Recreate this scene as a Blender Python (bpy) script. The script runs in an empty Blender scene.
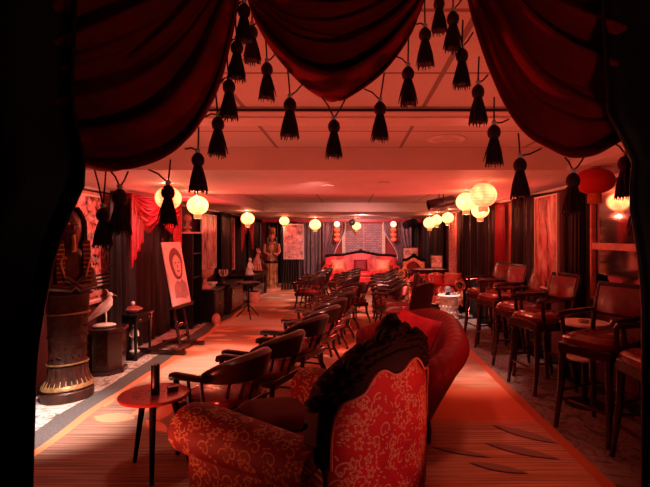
import bpy, bmesh, math, random
from mathutils import Vector, Matrix
C = bpy.context.scene
PI = math.pi
sin, cos = math.sin, math.cos

# ---------------------------------------------------------------- camera, world, exposure
F = 470.0                       # focal length in pixels of a 650 px wide frame
EYE = 1.55
cam = bpy.data.cameras.new('camera')
cam.sensor_width = 36.0
cam.sensor_fit = 'HORIZONTAL'
cam.lens = 36.0 * F / 650.0
cam.shift_x = -25.0 / 650.0
cam.shift_y = -7.5 / 650.0
cam.clip_start = 0.02
camo = bpy.data.objects.new('camera', cam)
camo.location = (0, 0, EYE)
camo.rotation_euler = (PI / 2, 0, 0)
C.collection.objects.link(camo)
C.camera = camo

world = bpy.data.worlds.new('world')
C.world = world
world.use_nodes = True
world.node_tree.nodes['Background'].inputs[0].default_value = (0.02, 0.001, 0.001, 1)
world.node_tree.nodes['Background'].inputs[1].default_value = 0.03
C.view_settings.view_transform = 'Standard'
C.view_settings.look = 'None'
C.view_settings.gamma = 1.0
C.view_settings.exposure = 1.32
C.view_settings.use_curve_mapping = False

def light(name, kind, loc, color, power, size=0.1, target=None, cone=60, blend=0.5):
    l = bpy.data.lights.new(name, kind)
    l.color = color
    l.energy = power
    if kind == 'SPOT':
        l.spot_size = math.radians(cone); l.spot_blend = blend; l.shadow_soft_size = size
    elif kind == 'POINT':
        l.shadow_soft_size = size
    elif kind == 'AREA':
        l.size = size
    o = bpy.data.objects.new(name, l)
    o.location = loc
    if target is not None:
        d = Vector(target) - Vector(loc)
        o.rotation_euler = d.to_track_quat('-Z', 'Y').to_euler()
    C.collection.objects.link(o)
    return o

RED = (1.0, 0.055, 0.03)
PINK = (1.0, 0.10, 0.09)
WARM = (1.0, 0.42, 0.26)
WASH = (1.0, 0.32, 0.26)
CEILR = (1.0, 0.105, 0.05)
# added unseen spots: one picks out the armchair back, one faintly lights the swags
light('armchair_fill', 'SPOT', (1.5, 1.36, 1.0), (1.0, 0.22, 0.20), 27, 0.06, (0.10, 2.31, 0.60), 27, 0.35)
light('swag_fill', 'SPOT', (0.55, 0.15, 1.0), (1.0, 0.5, 0.42), 2.2, 0.08, (0.05, 1.3, 2.05), 78, 0.8)
# added room and wall washes from unseen spots under the ceiling, with floor spots
light('room_wash', 'SPOT', (-0.3, 4.9, 2.06), WASH, 90, 0.12, (-1.3, 7.8, 0), 105, 0.8)
light('room_wash', 'SPOT', (0.2, 8.6, 2.06), WASH, 150, 0.12, (0.1, 11.5, 0), 100, 0.8)
light('room_wash', 'SPOT', (0.3, 12.4, 2.06), (1.0, .42, .40), 130, 0.12, (0.3, 15.6, 1.0), 120, 0.8)
light('wall_wash', 'SPOT', (-2.25, 6.9, 2.07), (1.0, .10, .12), 9, 0.03, (-2.85, 6.8, 1.75), 140, 0.8)
light('wall_wash', 'SPOT', (-1.2, 5.4, 2.06), (1.0, .40, .36), 40, 0.06, (-2.95, 5.5, 1.2), 60, 0.8)
light('floor_spot', 'SPOT', (-1.6, 3.3, 2.2), (1.0, .80, .74), 300, 0.1, (-2.45, 3.95, 0.0), 38, 0.9)
light('floor_spot', 'SPOT', (-1.3, 5.0, 2.06), (1.0, .64, .5), 85, 0.1, (-2.0, 5.6, 0.0), 66, 0.9)
light('floor_spot', 'SPOT', (1.5, 8.3, 2.06), (1.0, .68, .62), 95, 0.1, (1.85, 8.7, 0.2), 56, 0.8)
light('floor_spot', 'SPOT', (-1.0, 11.5, 2.06), (1.0, .55, .45), 80, 0.1, (-1.3, 12.4, 0.0), 75, 0.8)
light('floor_spot', 'SPOT', (1.45, 5.0, 2.06), (1.0, .46, .36), 90, 0.1, (1.2, 5.1, 0.0), 42, 0.9)
light('room_wash', 'SPOT', (0.3, 3.3, 2.2), (1.0, .22, .22), 14, 0.05, (.65, 4.1, .6), 62, 0.8)
light('floor_spot', 'SPOT', (1.75, 6.0, 2.06), (1.0, .4, .36), 20, 0.05, (1.95, 6.1, .7), 75, 0.8)
light('floor_spot', 'SPOT', (0.9, 3.2, 2.2), (1.0, .26, .18), 16, 0.1, (1.1, 3.3, 0.0), 42, 0.9)
light('floor_spot', 'SPOT', (-1.2, 2.9, 2.2), (1.0, .50, .4), 11, 0.1, (-1.6, 3.1, 0.0), 60, 0.9)
# added red fill from unseen low spots, to brighten the ceiling
light('ceiling_fill', 'SPOT', (-1.8, 2.2, 0.25), CEILR, 54, 0.1, (-.3, 3.0, 2.3), 115, 0.8)
light('ceiling_fill', 'SPOT', (1.75, 2.3, 0.25), CEILR, 37, 0.1, (.5, 3.0, 2.3), 105, 0.8)
light('ceiling_fill', 'SPOT', (-2.75, 7.4, 0.25), (1, .06, .045), 95, 0.1, (-1.2, 6.5, 2.1), 130, 0.8)
light('ceiling_fill', 'SPOT', (2.15, 8.1, 0.25), (1, .06, .045), 130, 0.1, (.8, 6.8, 2.1), 130, 0.8)

# ---------------------------------------------------------------- materials
MATS = {}
class NT:
    def __init__(s, name):
        s.m = bpy.data.materials.new(name); s.m.use_nodes = True
        s.t = s.m.node_tree
        s.b = s.t.nodes['Principled BSDF']
    def n(s, kind, **kw):
        x = s.t.nodes.new(kind)
        for k, v in kw.items():
            setattr(x, k, v)
        return x
    def put(s, sock, v):
        if isinstance(v, bpy.types.NodeSocket):
            s.t.links.new(v, sock)
        elif v is not None:
            sock.default_value = v
    def math(s, op, a, b=None, c=None, clamp=False):
        x = s.n('ShaderNodeMath', operation=op); x.use_clamp = clamp
        s.put(x.inputs[0], a)
        if b is not None: s.put(x.inputs[1], b)
        if c is not None: s.put(x.inputs[2], c)
        return x.outputs[0]
    def mix(s, f, a, b):
        x = s.n('ShaderNodeMix', data_type='RGBA')
        s.put(x.inputs[0], f); s.put(x.inputs[6], a); s.put(x.inputs[7], b)
        return x.outputs[2]
    def ramp(s, f, stops):
        x = s.n('ShaderNodeValToRGB')
        e = x.color_ramp.elements
        while len(e) < len(stops): e.new(0.5)
        for q, (p, c) in zip(e, stops):
            q.position = p; q.color = c
        s.put(x.inputs[0], f)
        return x.outputs[0]
    def coord(s, which='Object'):
        return s.n('ShaderNodeTexCoord').outputs[which]
    def noise(s, v, scale, detail=3, dist=0.0, out='Fac'):
        x = s.n('ShaderNodeTexNoise'); s.put(x.inputs['Vector'], v)
        x.inputs['Scale'].default_value = scale; x.inputs['Detail'].default_value = detail
        x.inputs['Distortion'].default_value = dist
        return x.outputs[out]
    def bump(s, h, strength=0.3, dist=0.01):
        x = s.n('ShaderNodeBump'); x.inputs['Strength'].default_value = strength
        x.inputs['Distance'].default_value = dist
        s.put(x.inputs['Height'], h)
        s.t.links.new(x.outputs[0], s.b.inputs['Normal'])
def rgb(r, g, b): return (r, g, b, 1.0)

def mat(name, col, rough=0.5, metal=0.0, var=0.25, scale=8.0, bump=0.15, spec=0.5, coat=0.0, sheen=0.0):
    if name in MATS: return MATS[name]
    k = NT(name)
    co = k.coord()
    n = k.noise(co, scale, 4)
    lo = tuple(c * (1 - var) for c in col) + (1,)
    hi = tuple(min(1, c * (1 + var)) for c in col) + (1,)
    k.put(k.b.inputs['Base Color'], k.ramp(n, [(0.3, lo), (0.7, hi)]))
    k.b.inputs['Roughness'].default_value = rough
    k.b.inputs['Metallic'].default_value = metal
    k.b.inputs['Specular IOR Level'].default_value = spec
    k.b.inputs['Coat Weight'].default_value = coat
    k.b.inputs['Sheen Weight'].default_value = sheen
    if bump: k.bump(k.noise(co, scale * 6, 3), bump, 0.004)
    MATS[name] = k.m
    return k.m

WOOD = mat('dark_carved_wood', (0.005, 0.002, 0.002), 0.65, var=0.5, scale=14, spec=0.12)
WOODR = mat('mahogany', (0.034, 0.008, 0.006), 0.25, var=0.4, scale=10, coat=0.3)
BLACK = mat('black_lacquer', (0.004, 0.003, 0.003), 0.35)
BLACKCLOTH = mat('black_velvet_drape', (0.012, 0.006, 0.006), 0.6, scale=20)
DARKDRAPE = mat('dark_satin_drape', (0.014, 0.009, 0.009), 0.34, scale=12, spec=0.35)
GREYDRAPE = mat('silver_grey_satin_drape', (0.20, 0.17, 0.19), 0.28, scale=12, spec=0.6)
REDSATIN = mat('red_satin', (0.50, 0.012, 0.03), 0.35, scale=15, spec=0.6)
STAGEVELVET = mat('crimson_stage_velvet', (0.30, 0.006, 0.006), 0.8, scale=9, spec=0.15)
VELVET = mat('red_velvet', (0.17, 0.003, 0.008), 0.6, scale=40, var=.12, spec=0.25)
SEATLEATHER = mat('oxblood_seat_leather', (0.17, 0.017, 0.017), 0.22, scale=18, coat=0.3)
DARKLEATHER = mat('dark_brown_leather', (0.020, 0.007, 0.006), 0.3, scale=20, coat=0.12)
TASSEL = mat('black_tassel_thread', (0.06, 0.010, 0.010), 0.7, scale=60, bump=0.6)
CORDM = mat('black_cord', (0.03, 0.008, 0.008), 0.6, scale=90, bump=0.8)
MATTLEATHER = mat('matt_wine_leather', (0.05, 0.008, 0.008), 0.6, scale=20, spec=.2)
BRASS = mat('brass', (0.75, 0.45, 0.16), 0.3, metal=1.0, scale=20)
PEARL = mat('white_bead', (0.95, 0.92, 0.9), 0.2, coat=1.0, bump=0)
BRONZE = mat('aged_bronze', (0.07, 0.024, 0.016), 0.35, metal=0.3, scale=12, var=0.5, bump=0.5)
GOLDP = mat('gold_paint', (0.42, 0.22, 0.08), 0.42, metal=0.4, scale=14, var=0.4, bump=0.5)
CREAMP = mat('cream_plaster', (0.78, 0.68, 0.58), 0.6, scale=12, var=0.15)
WHITEP = mat('white_glazed_ceramic', (0.85, 0.80, 0.74), 0.25, scale=14, var=0.12)
PINKP = mat('terracotta_plaster', (0.62, 0.26, 0.20), 0.55, scale=14)
BOARD = mat('painted_red_wall', (0.36, 0.03, 0.03), 0.6, scale=4)
WALLD = mat('dark_maroon_wall', (0.10, 0.02, 0.02), 0.7, scale=4)
SOFFIT = mat('painted_plaster_soffit', (0.66, 0.62, 0.60), 0.6, scale=3, var=0.06, bump=0.05)
TRIM = mat('white_painted_trim', (0.72, 0.66, 0.62), 0.45, scale=8, var=0.08)
CHROME = mat('chrome', (0.7, 0.68, 0.68), 0.15, metal=1.0, bump=0)
GLASSB = mat('smoky_glass', (0.25, 0.22, 0.22), 0.05, scale=5, coat=1.0, bump=0)
PAPERRED = mat('red_paper', (0.55, 0.006, 0.01), 0.75, scale=10, var=0.08)
ORANGE = mat('orange_fringe', (0.75, 0.20, 0.06), 0.7, scale=60, bump=0.6)
FELT = mat('grey_stage_metal', (0.03, 0.025, 0.025), 0.4, metal=0.3)

def glow(name, col, strength):
    if name in MATS: return MATS[name]
    k = NT(name)
    co = k.coord('Object')
    # paper lantern skin with faint horizontal ribs
    sp = k.n('ShaderNodeSeparateXYZ'); k.put(sp.inputs[0], co)
    r = k.math('SINE', k.math('MULTIPLY', sp.outputs[2], 210.0))
    r = k.math('MULTIPLY_ADD', r, 0.12, 0.88)
    n = k.noise(co, 9, 3)
    zz = k.math('MULTIPLY', sp.outputs[2], 8.5)
    g = k.math('MULTIPLY_ADD', k.math('POWER', 2.718, k.math('MULTIPLY', k.math('MULTIPLY', zz, zz), -1.0)), 0.85, 0.35)
    r = k.math('MULTIPLY', r, g)
    st = k.math('MULTIPLY', k.math('MULTIPLY', r, k.math('MULTIPLY_ADD', n, 2.1, -0.15)), strength)
    k.put(k.b.inputs['Base Color'], (0.6, 0.25, 0.1, 1))
    k.b.inputs['Emission Color'].default_value = col + (1,)
    k.put(k.b.inputs['Emission Strength'], st)
    k.b.inputs['Roughness'].default_value = 0.7
    MATS[name] = k.m
    return k.m

def brocade(name, ax=(0, 2), scale=1.0, base=(0.30, 0.006, 0.010), gold=(0.40, 0.22, 0.10)):
    """red damask: five-petalled flower clusters, leaves and curled scrolls woven in gold"""
    if name in MATS: return MATS[name]
    k = NT(name)
    sp = k.n('ShaderNodeSeparateXYZ'); k.put(sp.inputs[0], k.coord())
    cb = k.n('ShaderNodeCombineXYZ')
    k.put(cb.inputs[0], sp.outputs[ax[0]]); k.put(cb.inputs[1], sp.outputs[ax[1]])
    if len(ax) > 2: k.put(cb.inputs[1], k.math('SUBTRACT', sp.outputs[ax[1]], sp.outputs[ax[2]]))
    v = cb.outputs[0]
    def cell(sc, rnd, off):
        mp = k.n('ShaderNodeVectorMath', operation='ADD'); k.put(mp.inputs[0], v); mp.inputs[1].default_value = off
        vo = k.n('ShaderNodeTexVoronoi', voronoi_dimensions='2D'); k.put(vo.inputs['Vector'], mp.outputs[0])
        vo.inputs['Scale'].default_value = sc; vo.inputs['Randomness'].default_value = rnd
        df = k.n('ShaderNodeVectorMath', operation='SUBTRACT')
        k.put(df.inputs[0], mp.outputs[0]); k.put(df.inputs[1], vo.outputs['Position'])
        s2 = k.n('ShaderNodeSeparateXYZ'); k.put(s2.inputs[0], df.outputs[0])
        rad = k.math('SQRT', k.math('ADD', k.math('MULTIPLY', s2.outputs[0], s2.outputs[0]), k.math('MULTIPLY', s2.outputs[1], s2.outputs[1])))
        ang = k.math('ARCTAN2', s2.outputs[1], s2.outputs[0])
        sc_ = k.n('ShaderNodeSeparateColor'); k.put(sc_.inputs[0], vo.outputs['Color'])
        return rad, ang, sc_.outputs
    # bouquets where a slow noise is high
    clump = k.noise(v, 5.5 * scale, 1)
    inb = k.math('GREATER_THAN', clump, 0.50)
    # flowers
    rad, ang, cc = cell(16 * scale, 0.75, (3.1, 1.7, 0))
    pet = k.math('MULTIPLY_ADD', k.math('ABSOLUTE', k.math('SINE', k.math('MULTIPLY_ADD', ang, 2.5, cc[0]))), 0.017 / scale, 0.011 / scale)
    fl = k.math('LESS_THAN', rad, pet)
    ring = k.math('GREATER_THAN', rad, k.math('MULTIPLY', pet, 0.58))
    fl = k.math('MULTIPLY', k.math('MULTIPLY', fl, ring), inb)
    # curled scrolls: open rings with a growing radius
    rad2, ang2, cc2 = cell(11 * scale, 0.85, (0.4, 5.2, 0))
    rr = k.math('MULTIPLY_ADD', k.math('ADD', ang2, 3.15), 0.0058 / scale, 0.006 / scale)
    sc1 = k.math('LESS_THAN', k.math('ABSOLUTE', k.math('SUBTRACT', rad2, rr)), 0.0036 / scale)
    sc1 = k.math('MULTIPLY', sc1, k.math('LESS_THAN', k.noise(v, 7 * scale, 1), 0.53))
    # small buds
    rad3, ang3, cc3 = cell(30 * scale, 0.9, (7.7, 2.2, 0))
    bud = k.math('LESS_THAN', rad3, k.math('MULTIPLY_ADD', k.math('SINE', k.math('MULTIPLY_ADD', ang3, 2.0, 1.0)), 0.0035 / scale, 0.0062 / scale))
    bud = k.math('MULTIPLY', bud, k.math('GREATER_THAN', k.noise(v, 9 * scale, 1), 0.52))
    m = k.math('MAXIMUM', k.math('MAXIMUM', fl, sc1), bud)
    m = k.math('MULTIPLY', m, k.math('MULTIPLY_ADD', k.noise(v, 60, 2), 0.9, 0.42), clamp=True)
    n = k.noise(v, 6, 2)
    bs = k.ramp(n, [(0.3, rgb(*[c * 0.8 for c in base])), (0.7, rgb(*[c * 1.25 for c in base]))])
    k.put(k.b.inputs['Base Color'], k.mix(m, bs, rgb(*gold)))
    k.b.inputs['Roughness'].default_value = 0.7
    k.b.inputs['Specular IOR Level'].default_value = 0.25
    k.bump(k.math('ADD', m, k.math('MULTIPLY', k.noise(v, 220, 1), 0.3)), 0.35, 0.003)
    MATS[name] = k.m
    return k.m

def carpet():
    k = NT('patterned_carpet')
    co = k.coord()
    sp = k.n('ShaderNodeSeparateXYZ'); k.put(sp.inputs[0], co)
    X, Y = sp.outputs[0], sp.outputs[1]
    wob = k.noise(co, 1.7, 3)
    # fine cross stripes running over the runner
    cb = k.n('ShaderNodeCombineXYZ'); k.put(cb.inputs[0], k.math('MULTIPLY', X, 1.3)); k.put(cb.inputs[1], k.math('MULTIPLY', Y, 62.0))
    st = k.noise(cb.outputs[0], 1.0, 3)
    brown = k.ramp(st, [(0.36, rgb(0.18, 0.085, 0.06)), (0.5, rgb(0.30, 0.15, 0.10)), (0.64, rgb(0.42, 0.23, 0.16))])
    # broad blocks of orange, beige and brown along the room
    cz = k.n('ShaderNodeCombineXYZ'); k.put(cz.inputs[0], k.math('MULTIPLY', X, 0.35)); k.put(cz.inputs[1], k.math('MULTIPLY', Y, 0.75)); cz.inputs[2].default_value = 4.3
    zone = k.noise(cz.outputs[0], 1.0, 2)
    org = k.ramp(st, [(0.3, rgb(0.46, 0.14, 0.06)), (0.7, rgb(0.72, 0.28, 0.12))])
    bei = k.ramp(st, [(0.3, rgb(0.52, 0.38, 0.28)), (0.7, rgb(0.88, 0.70, 0.52))])
    far = k.math('MULTIPLY', k.math('SUBTRACT', Y, 4.1), 2.0, clamp=True)
    z1 = k.math('MULTIPLY', k.math('SUBTRACT', zone, 0.45), 9.0, clamp=True)
    z2 = k.math('MULTIPLY', k.math('SUBTRACT', zone, 0.56), 12.0, clamp=True)
    blocks = k.mix(z2, k.mix(z1, brown, org), bei)
    # right hand near part is orange, left hand near part brown
    rgt = k.math('MULTIPLY', k.math('SUBTRACT', X, 0.3), 3.0, clamp=True)
    tan = k.ramp(st, [(0.36, rgb(0.28, 0.11, 0.065)), (0.64, rgb(0.60, 0.29, 0.16))])
    near = k.mix(rgt, brown, tan)
    run = k.mix(far, near, blocks)
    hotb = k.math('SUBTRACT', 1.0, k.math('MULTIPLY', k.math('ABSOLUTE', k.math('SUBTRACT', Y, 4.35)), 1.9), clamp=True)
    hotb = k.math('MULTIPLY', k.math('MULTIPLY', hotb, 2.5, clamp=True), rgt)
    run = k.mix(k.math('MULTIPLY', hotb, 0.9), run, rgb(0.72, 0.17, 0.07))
    # a beige cross band at about five metres
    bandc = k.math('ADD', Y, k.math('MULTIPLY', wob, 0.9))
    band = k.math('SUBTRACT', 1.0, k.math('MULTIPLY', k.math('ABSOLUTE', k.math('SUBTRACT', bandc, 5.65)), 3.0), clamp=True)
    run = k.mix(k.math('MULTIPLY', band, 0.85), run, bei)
    # long pointed streaks further down the runner
    sv = k.n('ShaderNodeCombineXYZ'); k.put(sv.inputs[0], k.math('MULTIPLY', X, 1.6)); k.put(sv.inputs[1], k.math('MULTIPLY', Y, 3.1)); sv.inputs[2].default_value = 1.0
    sn = k.noise(sv.outputs[0], 1.0, 1)
    streak = k.math('MULTIPLY', k.math('MULTIPLY', k.math('SUBTRACT', sn, 0.57), 16.0, clamp=True), k.math('MULTIPLY', k.math('SUBTRACT', Y, 5.9), 2.0, clamp=True))
    run = k.mix(k.math('MULTIPLY', streak, 0.8), run, rgb(0.98, 0.42, 0.24))
    # leaves: two-arc shapes (centre x, y, half length, half width, angle)
    def leaf(cx, cy, hl, hw, a, col, edge=None):
        nonlocal run
        R = (hl * hl + hw * hw) / (2 * hw)
        dx = k.math('SUBTRACT', X, cx); dy = k.math('SUBTRACT', Y, cy)
        u = k.math('ADD', k.math('MULTIPLY', dx, cos(a)), k.math('MULTIPLY', dy, sin(a)))
        v = k.math('ABSOLUTE', k.math('SUBTRACT', k.math('MULTIPLY', dy, cos(a)), k.math('MULTIPLY', dx, sin(a))))
        vv = k.math('SUBTRACT', k.math('MULTIPLY', dy, cos(a)), k.math('MULTIPLY', dx, sin(a)))
        q = k.math('ADD', v, R - hw)
        d = k.math('SQRT', k.math('ADD', k.math('MULTIPLY', u, u), k.math('MULTIPLY', q, q)))
        ins = k.math('MULTIPLY', k.math('SUBTRACT', R, d), 90.0, clamp=True)
        c = col
        if edge is not None:
            e = k.math('MULTIPLY', k.math('SUBTRACT', 0.032, k.math('SUBTRACT', R, d)), 120.0, clamp=True)
            e = k.math('MULTIPLY', e, k.math('LESS_THAN', vv, 0.0))
            c = k.mix(e, col, edge)
        run = k.mix(ins, run, c)
    def fp(px, py):
        y = EYE * F / (py - 236.0)
        return ((px - 350.0) / F * y, y)
    OL = rgb(0.90, 0.28, 0.15)
    OE = rgb(0.50, 0.16, 0.08)
    for (px, py, hl, hw, a) in ((113, 418, .20, .12, -.12), (108, 400, .20, .085, 1.95), (123, 388, .20, .085, 2.0), (155, 426, .20, .075, -.75), (144, 410, .17, .07, 1.3), (165, 411, .24, .09, 1.75), (118, 376, .16, .06, -.3)):
        x, y = fp(px, py); leaf(x, y, hl, hw, a, OL, OE)
    GL = rgb(0.25, 0.13, 0.09); GE = rgb(0.03, 0.015, 0.013)
    for (px, py, hl, hw, a) in ((524, 434, .28, .075, -.72), (521, 451, .28, .07, -.52), (498, 468, .21, .06, -.40), (460, 452, .24, .05, -.40)):
        x, y = fp(px, py); leaf(x, y, hl, hw, a, GL, GE)
    # side strips: scrolling foliage carpet in pale stone colours
    vo = k.n('ShaderNodeTexVoronoi', feature='DISTANCE_TO_EDGE'); k.put(vo.inputs['Vector'], k.noise(co, 2.2, 2, out='Color')); vo.inputs['Scale'].default_value = 9
    wv = k.noise(co, 4.5, 4, 2.2)
    side = k.ramp(wv, [(0.30, rgb(0.14, 0.10, 0.095)), (0.42, rgb(0.36, 0.30, 0.27)), (0.50, rgb(0.75, 0.68, 0.62)), (0.60, rgb(0.50, 0.27, 0.18)), (0.72, rgb(0.80, 0.74, 0.68))])
    grey = k.ramp(k.noise(co, 60, 2), [(0.3, rgb(0.10, 0.085, 0.08)), (0.7, rgb(0.17, 0.145, 0.135))])
    eL = k.math('ADD', X, k.math('MULTIPLY', k.math('SUBTRACT', k.noise(co, 0.8, 1), 0.5), 0.25))
    onL = k.math('GREATER_THAN', eL, -2.22); stripL = k.math('GREATER_THAN', eL, -2.30); greyL = k.math('GREATER_THAN', eL, -2.50)
    onR = k.math('LESS_THAN', X, 1.56); stripR = k.math('LESS_THAN', X, 1.65)
    strip = rgb(0.80, 0.24, 0.11)
    c = k.mix(greyL, side, grey)
    c = k.mix(stripL, c, strip)
    c = k.mix(onL, c, run)
    sideR = k.mix(0.72, side, rgb(0.035, 0.02, 0.018))  # right strip darkened, the deep shadow there put into its colour
    c2 = k.mix(stripR, sideR, rgb(0.45, 0.11, 0.045))
    c = k.mix(onR, c2, c)
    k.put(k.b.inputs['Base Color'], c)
    k.b.inputs['Roughness'].default_value = 0.9
    k.b.inputs['Specular IOR Level'].default_value = 0.2
    k.bump(k.noise(co, 260, 2), 0.5, 0.004)
    return k.m

def tiles(name):
    k = NT(name)
    co = k.coord()
    sp = k.n('ShaderNodeSeparateXYZ'); k.put(sp.inputs[0], co)
    def line(s, off, step, w):
        f = k.math('FRACT', k.math('DIVIDE', k.math('ADD', s, off), step))
        return k.math('LESS_THAN', f, w / step)
    l = k.math('MAXIMUM', line(sp.outputs[0], 10 * 1.06 + 0.64, 1.06, 0.026), line(sp.outputs[1], 10 * 0.61 - 1.57, 0.61, 0.024))
    base = k.ramp(k.noise(co, 90, 3), [(0.35, rgb(0.58, 0.54, 0.52)), (0.65, rgb(0.68, 0.64, 0.62))])
    k.put(k.b.inputs['Base Color'], k.mix(l, base, rgb(0.26, 0.22, 0.20)))
    k.b.inputs['Roughness'].default_value = 0.85
    k.bump(k.math('SUBTRACT', k.math('MULTIPLY', k.noise(co, 150, 2), 0.3), l), 0.6, 0.01)
    return k.m

def art(name, c0, c1, c2, scale=4.0, seed=0.0, ax=(0, 2), dist=1.8, stretch=1.0):
    """an abstract printed picture: blotches of three inks"""
    if name in MATS: return MATS[name]
    k = NT(name)
    mp = k.n('ShaderNodeVectorMath', operation='ADD'); k.put(mp.inputs[0], k.coord()); mp.inputs[1].default_value = (seed, seed * 2.3, seed * .7)
    ms = k.n('ShaderNodeVectorMath', operation='MULTIPLY'); k.put(ms.inputs[0], mp.outputs[0]); ms.inputs[1].default_value = (1, 1, stretch); mp = ms
    n = k.noise(mp.outputs[0], scale, 4, dist)
    m = k.noise(mp.outputs[0], scale * 2.6, 3, dist * 0.6)
    a = k.ramp(n, [(0.40, rgb(*c0)), (0.47, rgb(*c1)), (0.56, rgb(*c1)), (0.62, rgb(*c2))])
    b = k.ramp(m, [(0.45, rgb(*c0)), (0.55, rgb(*c2))])
    k.put(k.b.inputs['Base Color'], k.mix(0.35, a, b))
    k.b.inputs['Roughness'].default_value = 0.25
    MATS[name] = k.m
    return k.m

# ---------------------------------------------------------------- geometry helpers
class MB:
    def __init__(s): s.v = []; s.f = []
    def add(s, vs, fs, M=None):
        o = len(s.v)
        if M is not None: vs = [M @ Vector(p) for p in vs]
        s.v += [tuple(p) for p in vs]
        s.f += [tuple(i + o for i in f) for f in fs]
        return s
    def box(s, c, d, rot=None, taper=1.0):
        x, y, z = d[0] / 2, d[1] / 2, d[2] / 2; t = taper
        vs = [(-x * t, -y * t, -z), (x * t, -y * t, -z), (x * t, y * t, -z), (-x * t, y * t, -z), (-x, -y, z), (x, -y, z), (x, y, z), (-x, y, z)]
        M = Matrix.Translation(c)
        if rot: M = M @ Matrix.Rotation(rot[2], 4, 'Z') @ Matrix.Rotation(rot[1], 4, 'Y') @ Matrix.Rotation(rot[0], 4, 'X')
        return s.add(vs, [(0, 3, 2, 1), (4, 5, 6, 7), (0, 1, 5, 4), (1, 2, 6, 5), (2, 3, 7, 6), (3, 0, 4, 7)], M)
    def loft(s, rings, cap=True, closed=True):
        n = len(rings[0]); vs = [p for r in rings for p in r]; fs = []
        for i in range(len(rings) - 1):
            for j in range(n if closed else n - 1):
                a = i * n + j; b = i * n + (j + 1) % n
                fs.append((a, b, b + n, a + n))
        if cap and closed:
            fs.append(tuple(reversed(range(n)))); fs.append(tuple(range((len(rings) - 1) * n, len(rings) * n)))
        return s.add(vs, fs)
    def lathe(s, prof, c=(0, 0, 0), n=16, sx=1.0, sy=1.0):
        rings = [[(c[0] + r * sx * cos(2 * PI * j / n), c[1] + r * sy * sin(2 * PI * j / n), c[2] + z) for j in range(n)] for r, z in prof]
        return s.loft(rings)
    def tube(s, pts, r, n=8, cap=True, flat=1.0, up=None):
        pts = [Vector(p) for p in pts]; rings = []
        rs = r if isinstance(r, (list, tuple)) else [r] * len(pts)
        u = Vector(up) if up else None
        prev = None
        for i, p in enumerate(pts):
            t = (pts[min(i + 1, len(pts) - 1)] - pts[max(i - 1, 0)])
            t = t.normalized() if t.length > 1e-9 else Vector((0, 0, 1))
            if prev is None:
                a = u if u else (Vector((0, 0, 1)) if abs(t.z) < 0.9 else Vector((1, 0, 0)))
            else: a = prev
            a = (a - t * a.dot(t)); a.normalize(); prev = a
            b = t.cross(a)
            rings.append([tuple(p + (a * cos(2 * PI * j / n) + b * (sin(2 * PI * j / n) * flat)) * rs[i]) for j in range(n)])
        return s.loft(rings, cap)
    def ball(s, c, r, n=12, m=8, sc=(1, 1, 1)):
        prof = [(max(1e-4, sin(PI * i / m)) * r, -cos(PI * i / m) * r * sc[2]) for i in range(m + 1)]
        return s.lathe(prof, c, n, sc[0], sc[1])
    def grid(s, fn, nu, nv):
        vs = [fn(i / nu, j / nv) for j in range(nv + 1) for i in range(nu + 1)]
        fs = [(j * (nu + 1) + i, j * (nu + 1) + i + 1, (j + 1) * (nu + 1) + i + 1, (j + 1) * (nu + 1) + i) for j in range(nv) for i in range(nu)]
        return s.add(vs, fs)
    def strip(s, A, B, d0, d1):
        """solid between two matching polylines A and B given in (x, z), from y=d0 to y=d1 (numbers or functions of x)"""
        f0 = d0 if callable(d0) else (lambda x: d0); f1 = d1 if callable(d1) else (lambda x: d1)
        rings = []
        for a, b in zip(A, B):
            rings.append([(a[0], f0(a[0]), a[1]), (b[0], f0(b[0]), b[1]), (b[0], f1(b[0]), b[1]), (a[0], f1(a[0]), a[1])])
        return s.loft(rings)
    def build(s, name, m, parent=None, loc=None, rot=None, bevel=0, solid=0, sub=0, angle=40, label=None, flat=False):
        me = bpy.data.meshes.new(name); me.from_pydata(s.v, [], s.f); me.update()
        bm = bmesh.new(); bm.from_mesh(me); bmesh.ops.recalc_face_normals(bm, faces=bm.faces); bm.to_mesh(me); bm.free()
        me.materials.append(m)
        if not flat:
            me.polygons.foreach_set('use_smooth', [True] * len(me.polygons))
            me.set_sharp_from_angle(angle=math.radians(angle))
        o = bpy.data.objects.new(name, me); C.collection.objects.link(o)
        if parent is not None: o.parent = parent
        if loc is not None: o.location = loc
        if rot is not None: o.rotation_euler = rot
        if solid:
            q = o.modifiers.new('solid', 'SOLIDIFY'); q.thickness = solid; q.offset = 0
        if bevel:
            q = o.modifiers.new('bevel', 'BEVEL'); q.width = bevel; q.segments = 3; q.limit_method = 'ANGLE'; q.angle_limit = math.radians(35)
        if sub:
            q = o.modifiers.new('sub', 'SUBSURF'); q.levels = sub; q.render_levels = sub
        if label: o['label'] = label
        return o
def pillow_mb(w, d, h, n=12, pinch=0.12, tuft=None):
    m = MB()
    def side(sg):
        def fn(u, v):
            x = (u * 2 - 1); y = (v * 2 - 1)
            e = max(0.0, (1 - x ** 4)) ** 0.5 * max(0.0, (1 - y ** 4)) ** 0.5
            k = 1 - pinch * (1 - abs(x * y)) * (abs(x) + abs(y)) * 0.5
            return (x * w / 2 * k, y * d / 2 * k, sg * h / 2 * e)
        return fn
    m.grid(side(1), n, n); m.grid(side(-1), n, n)
    return m
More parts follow.
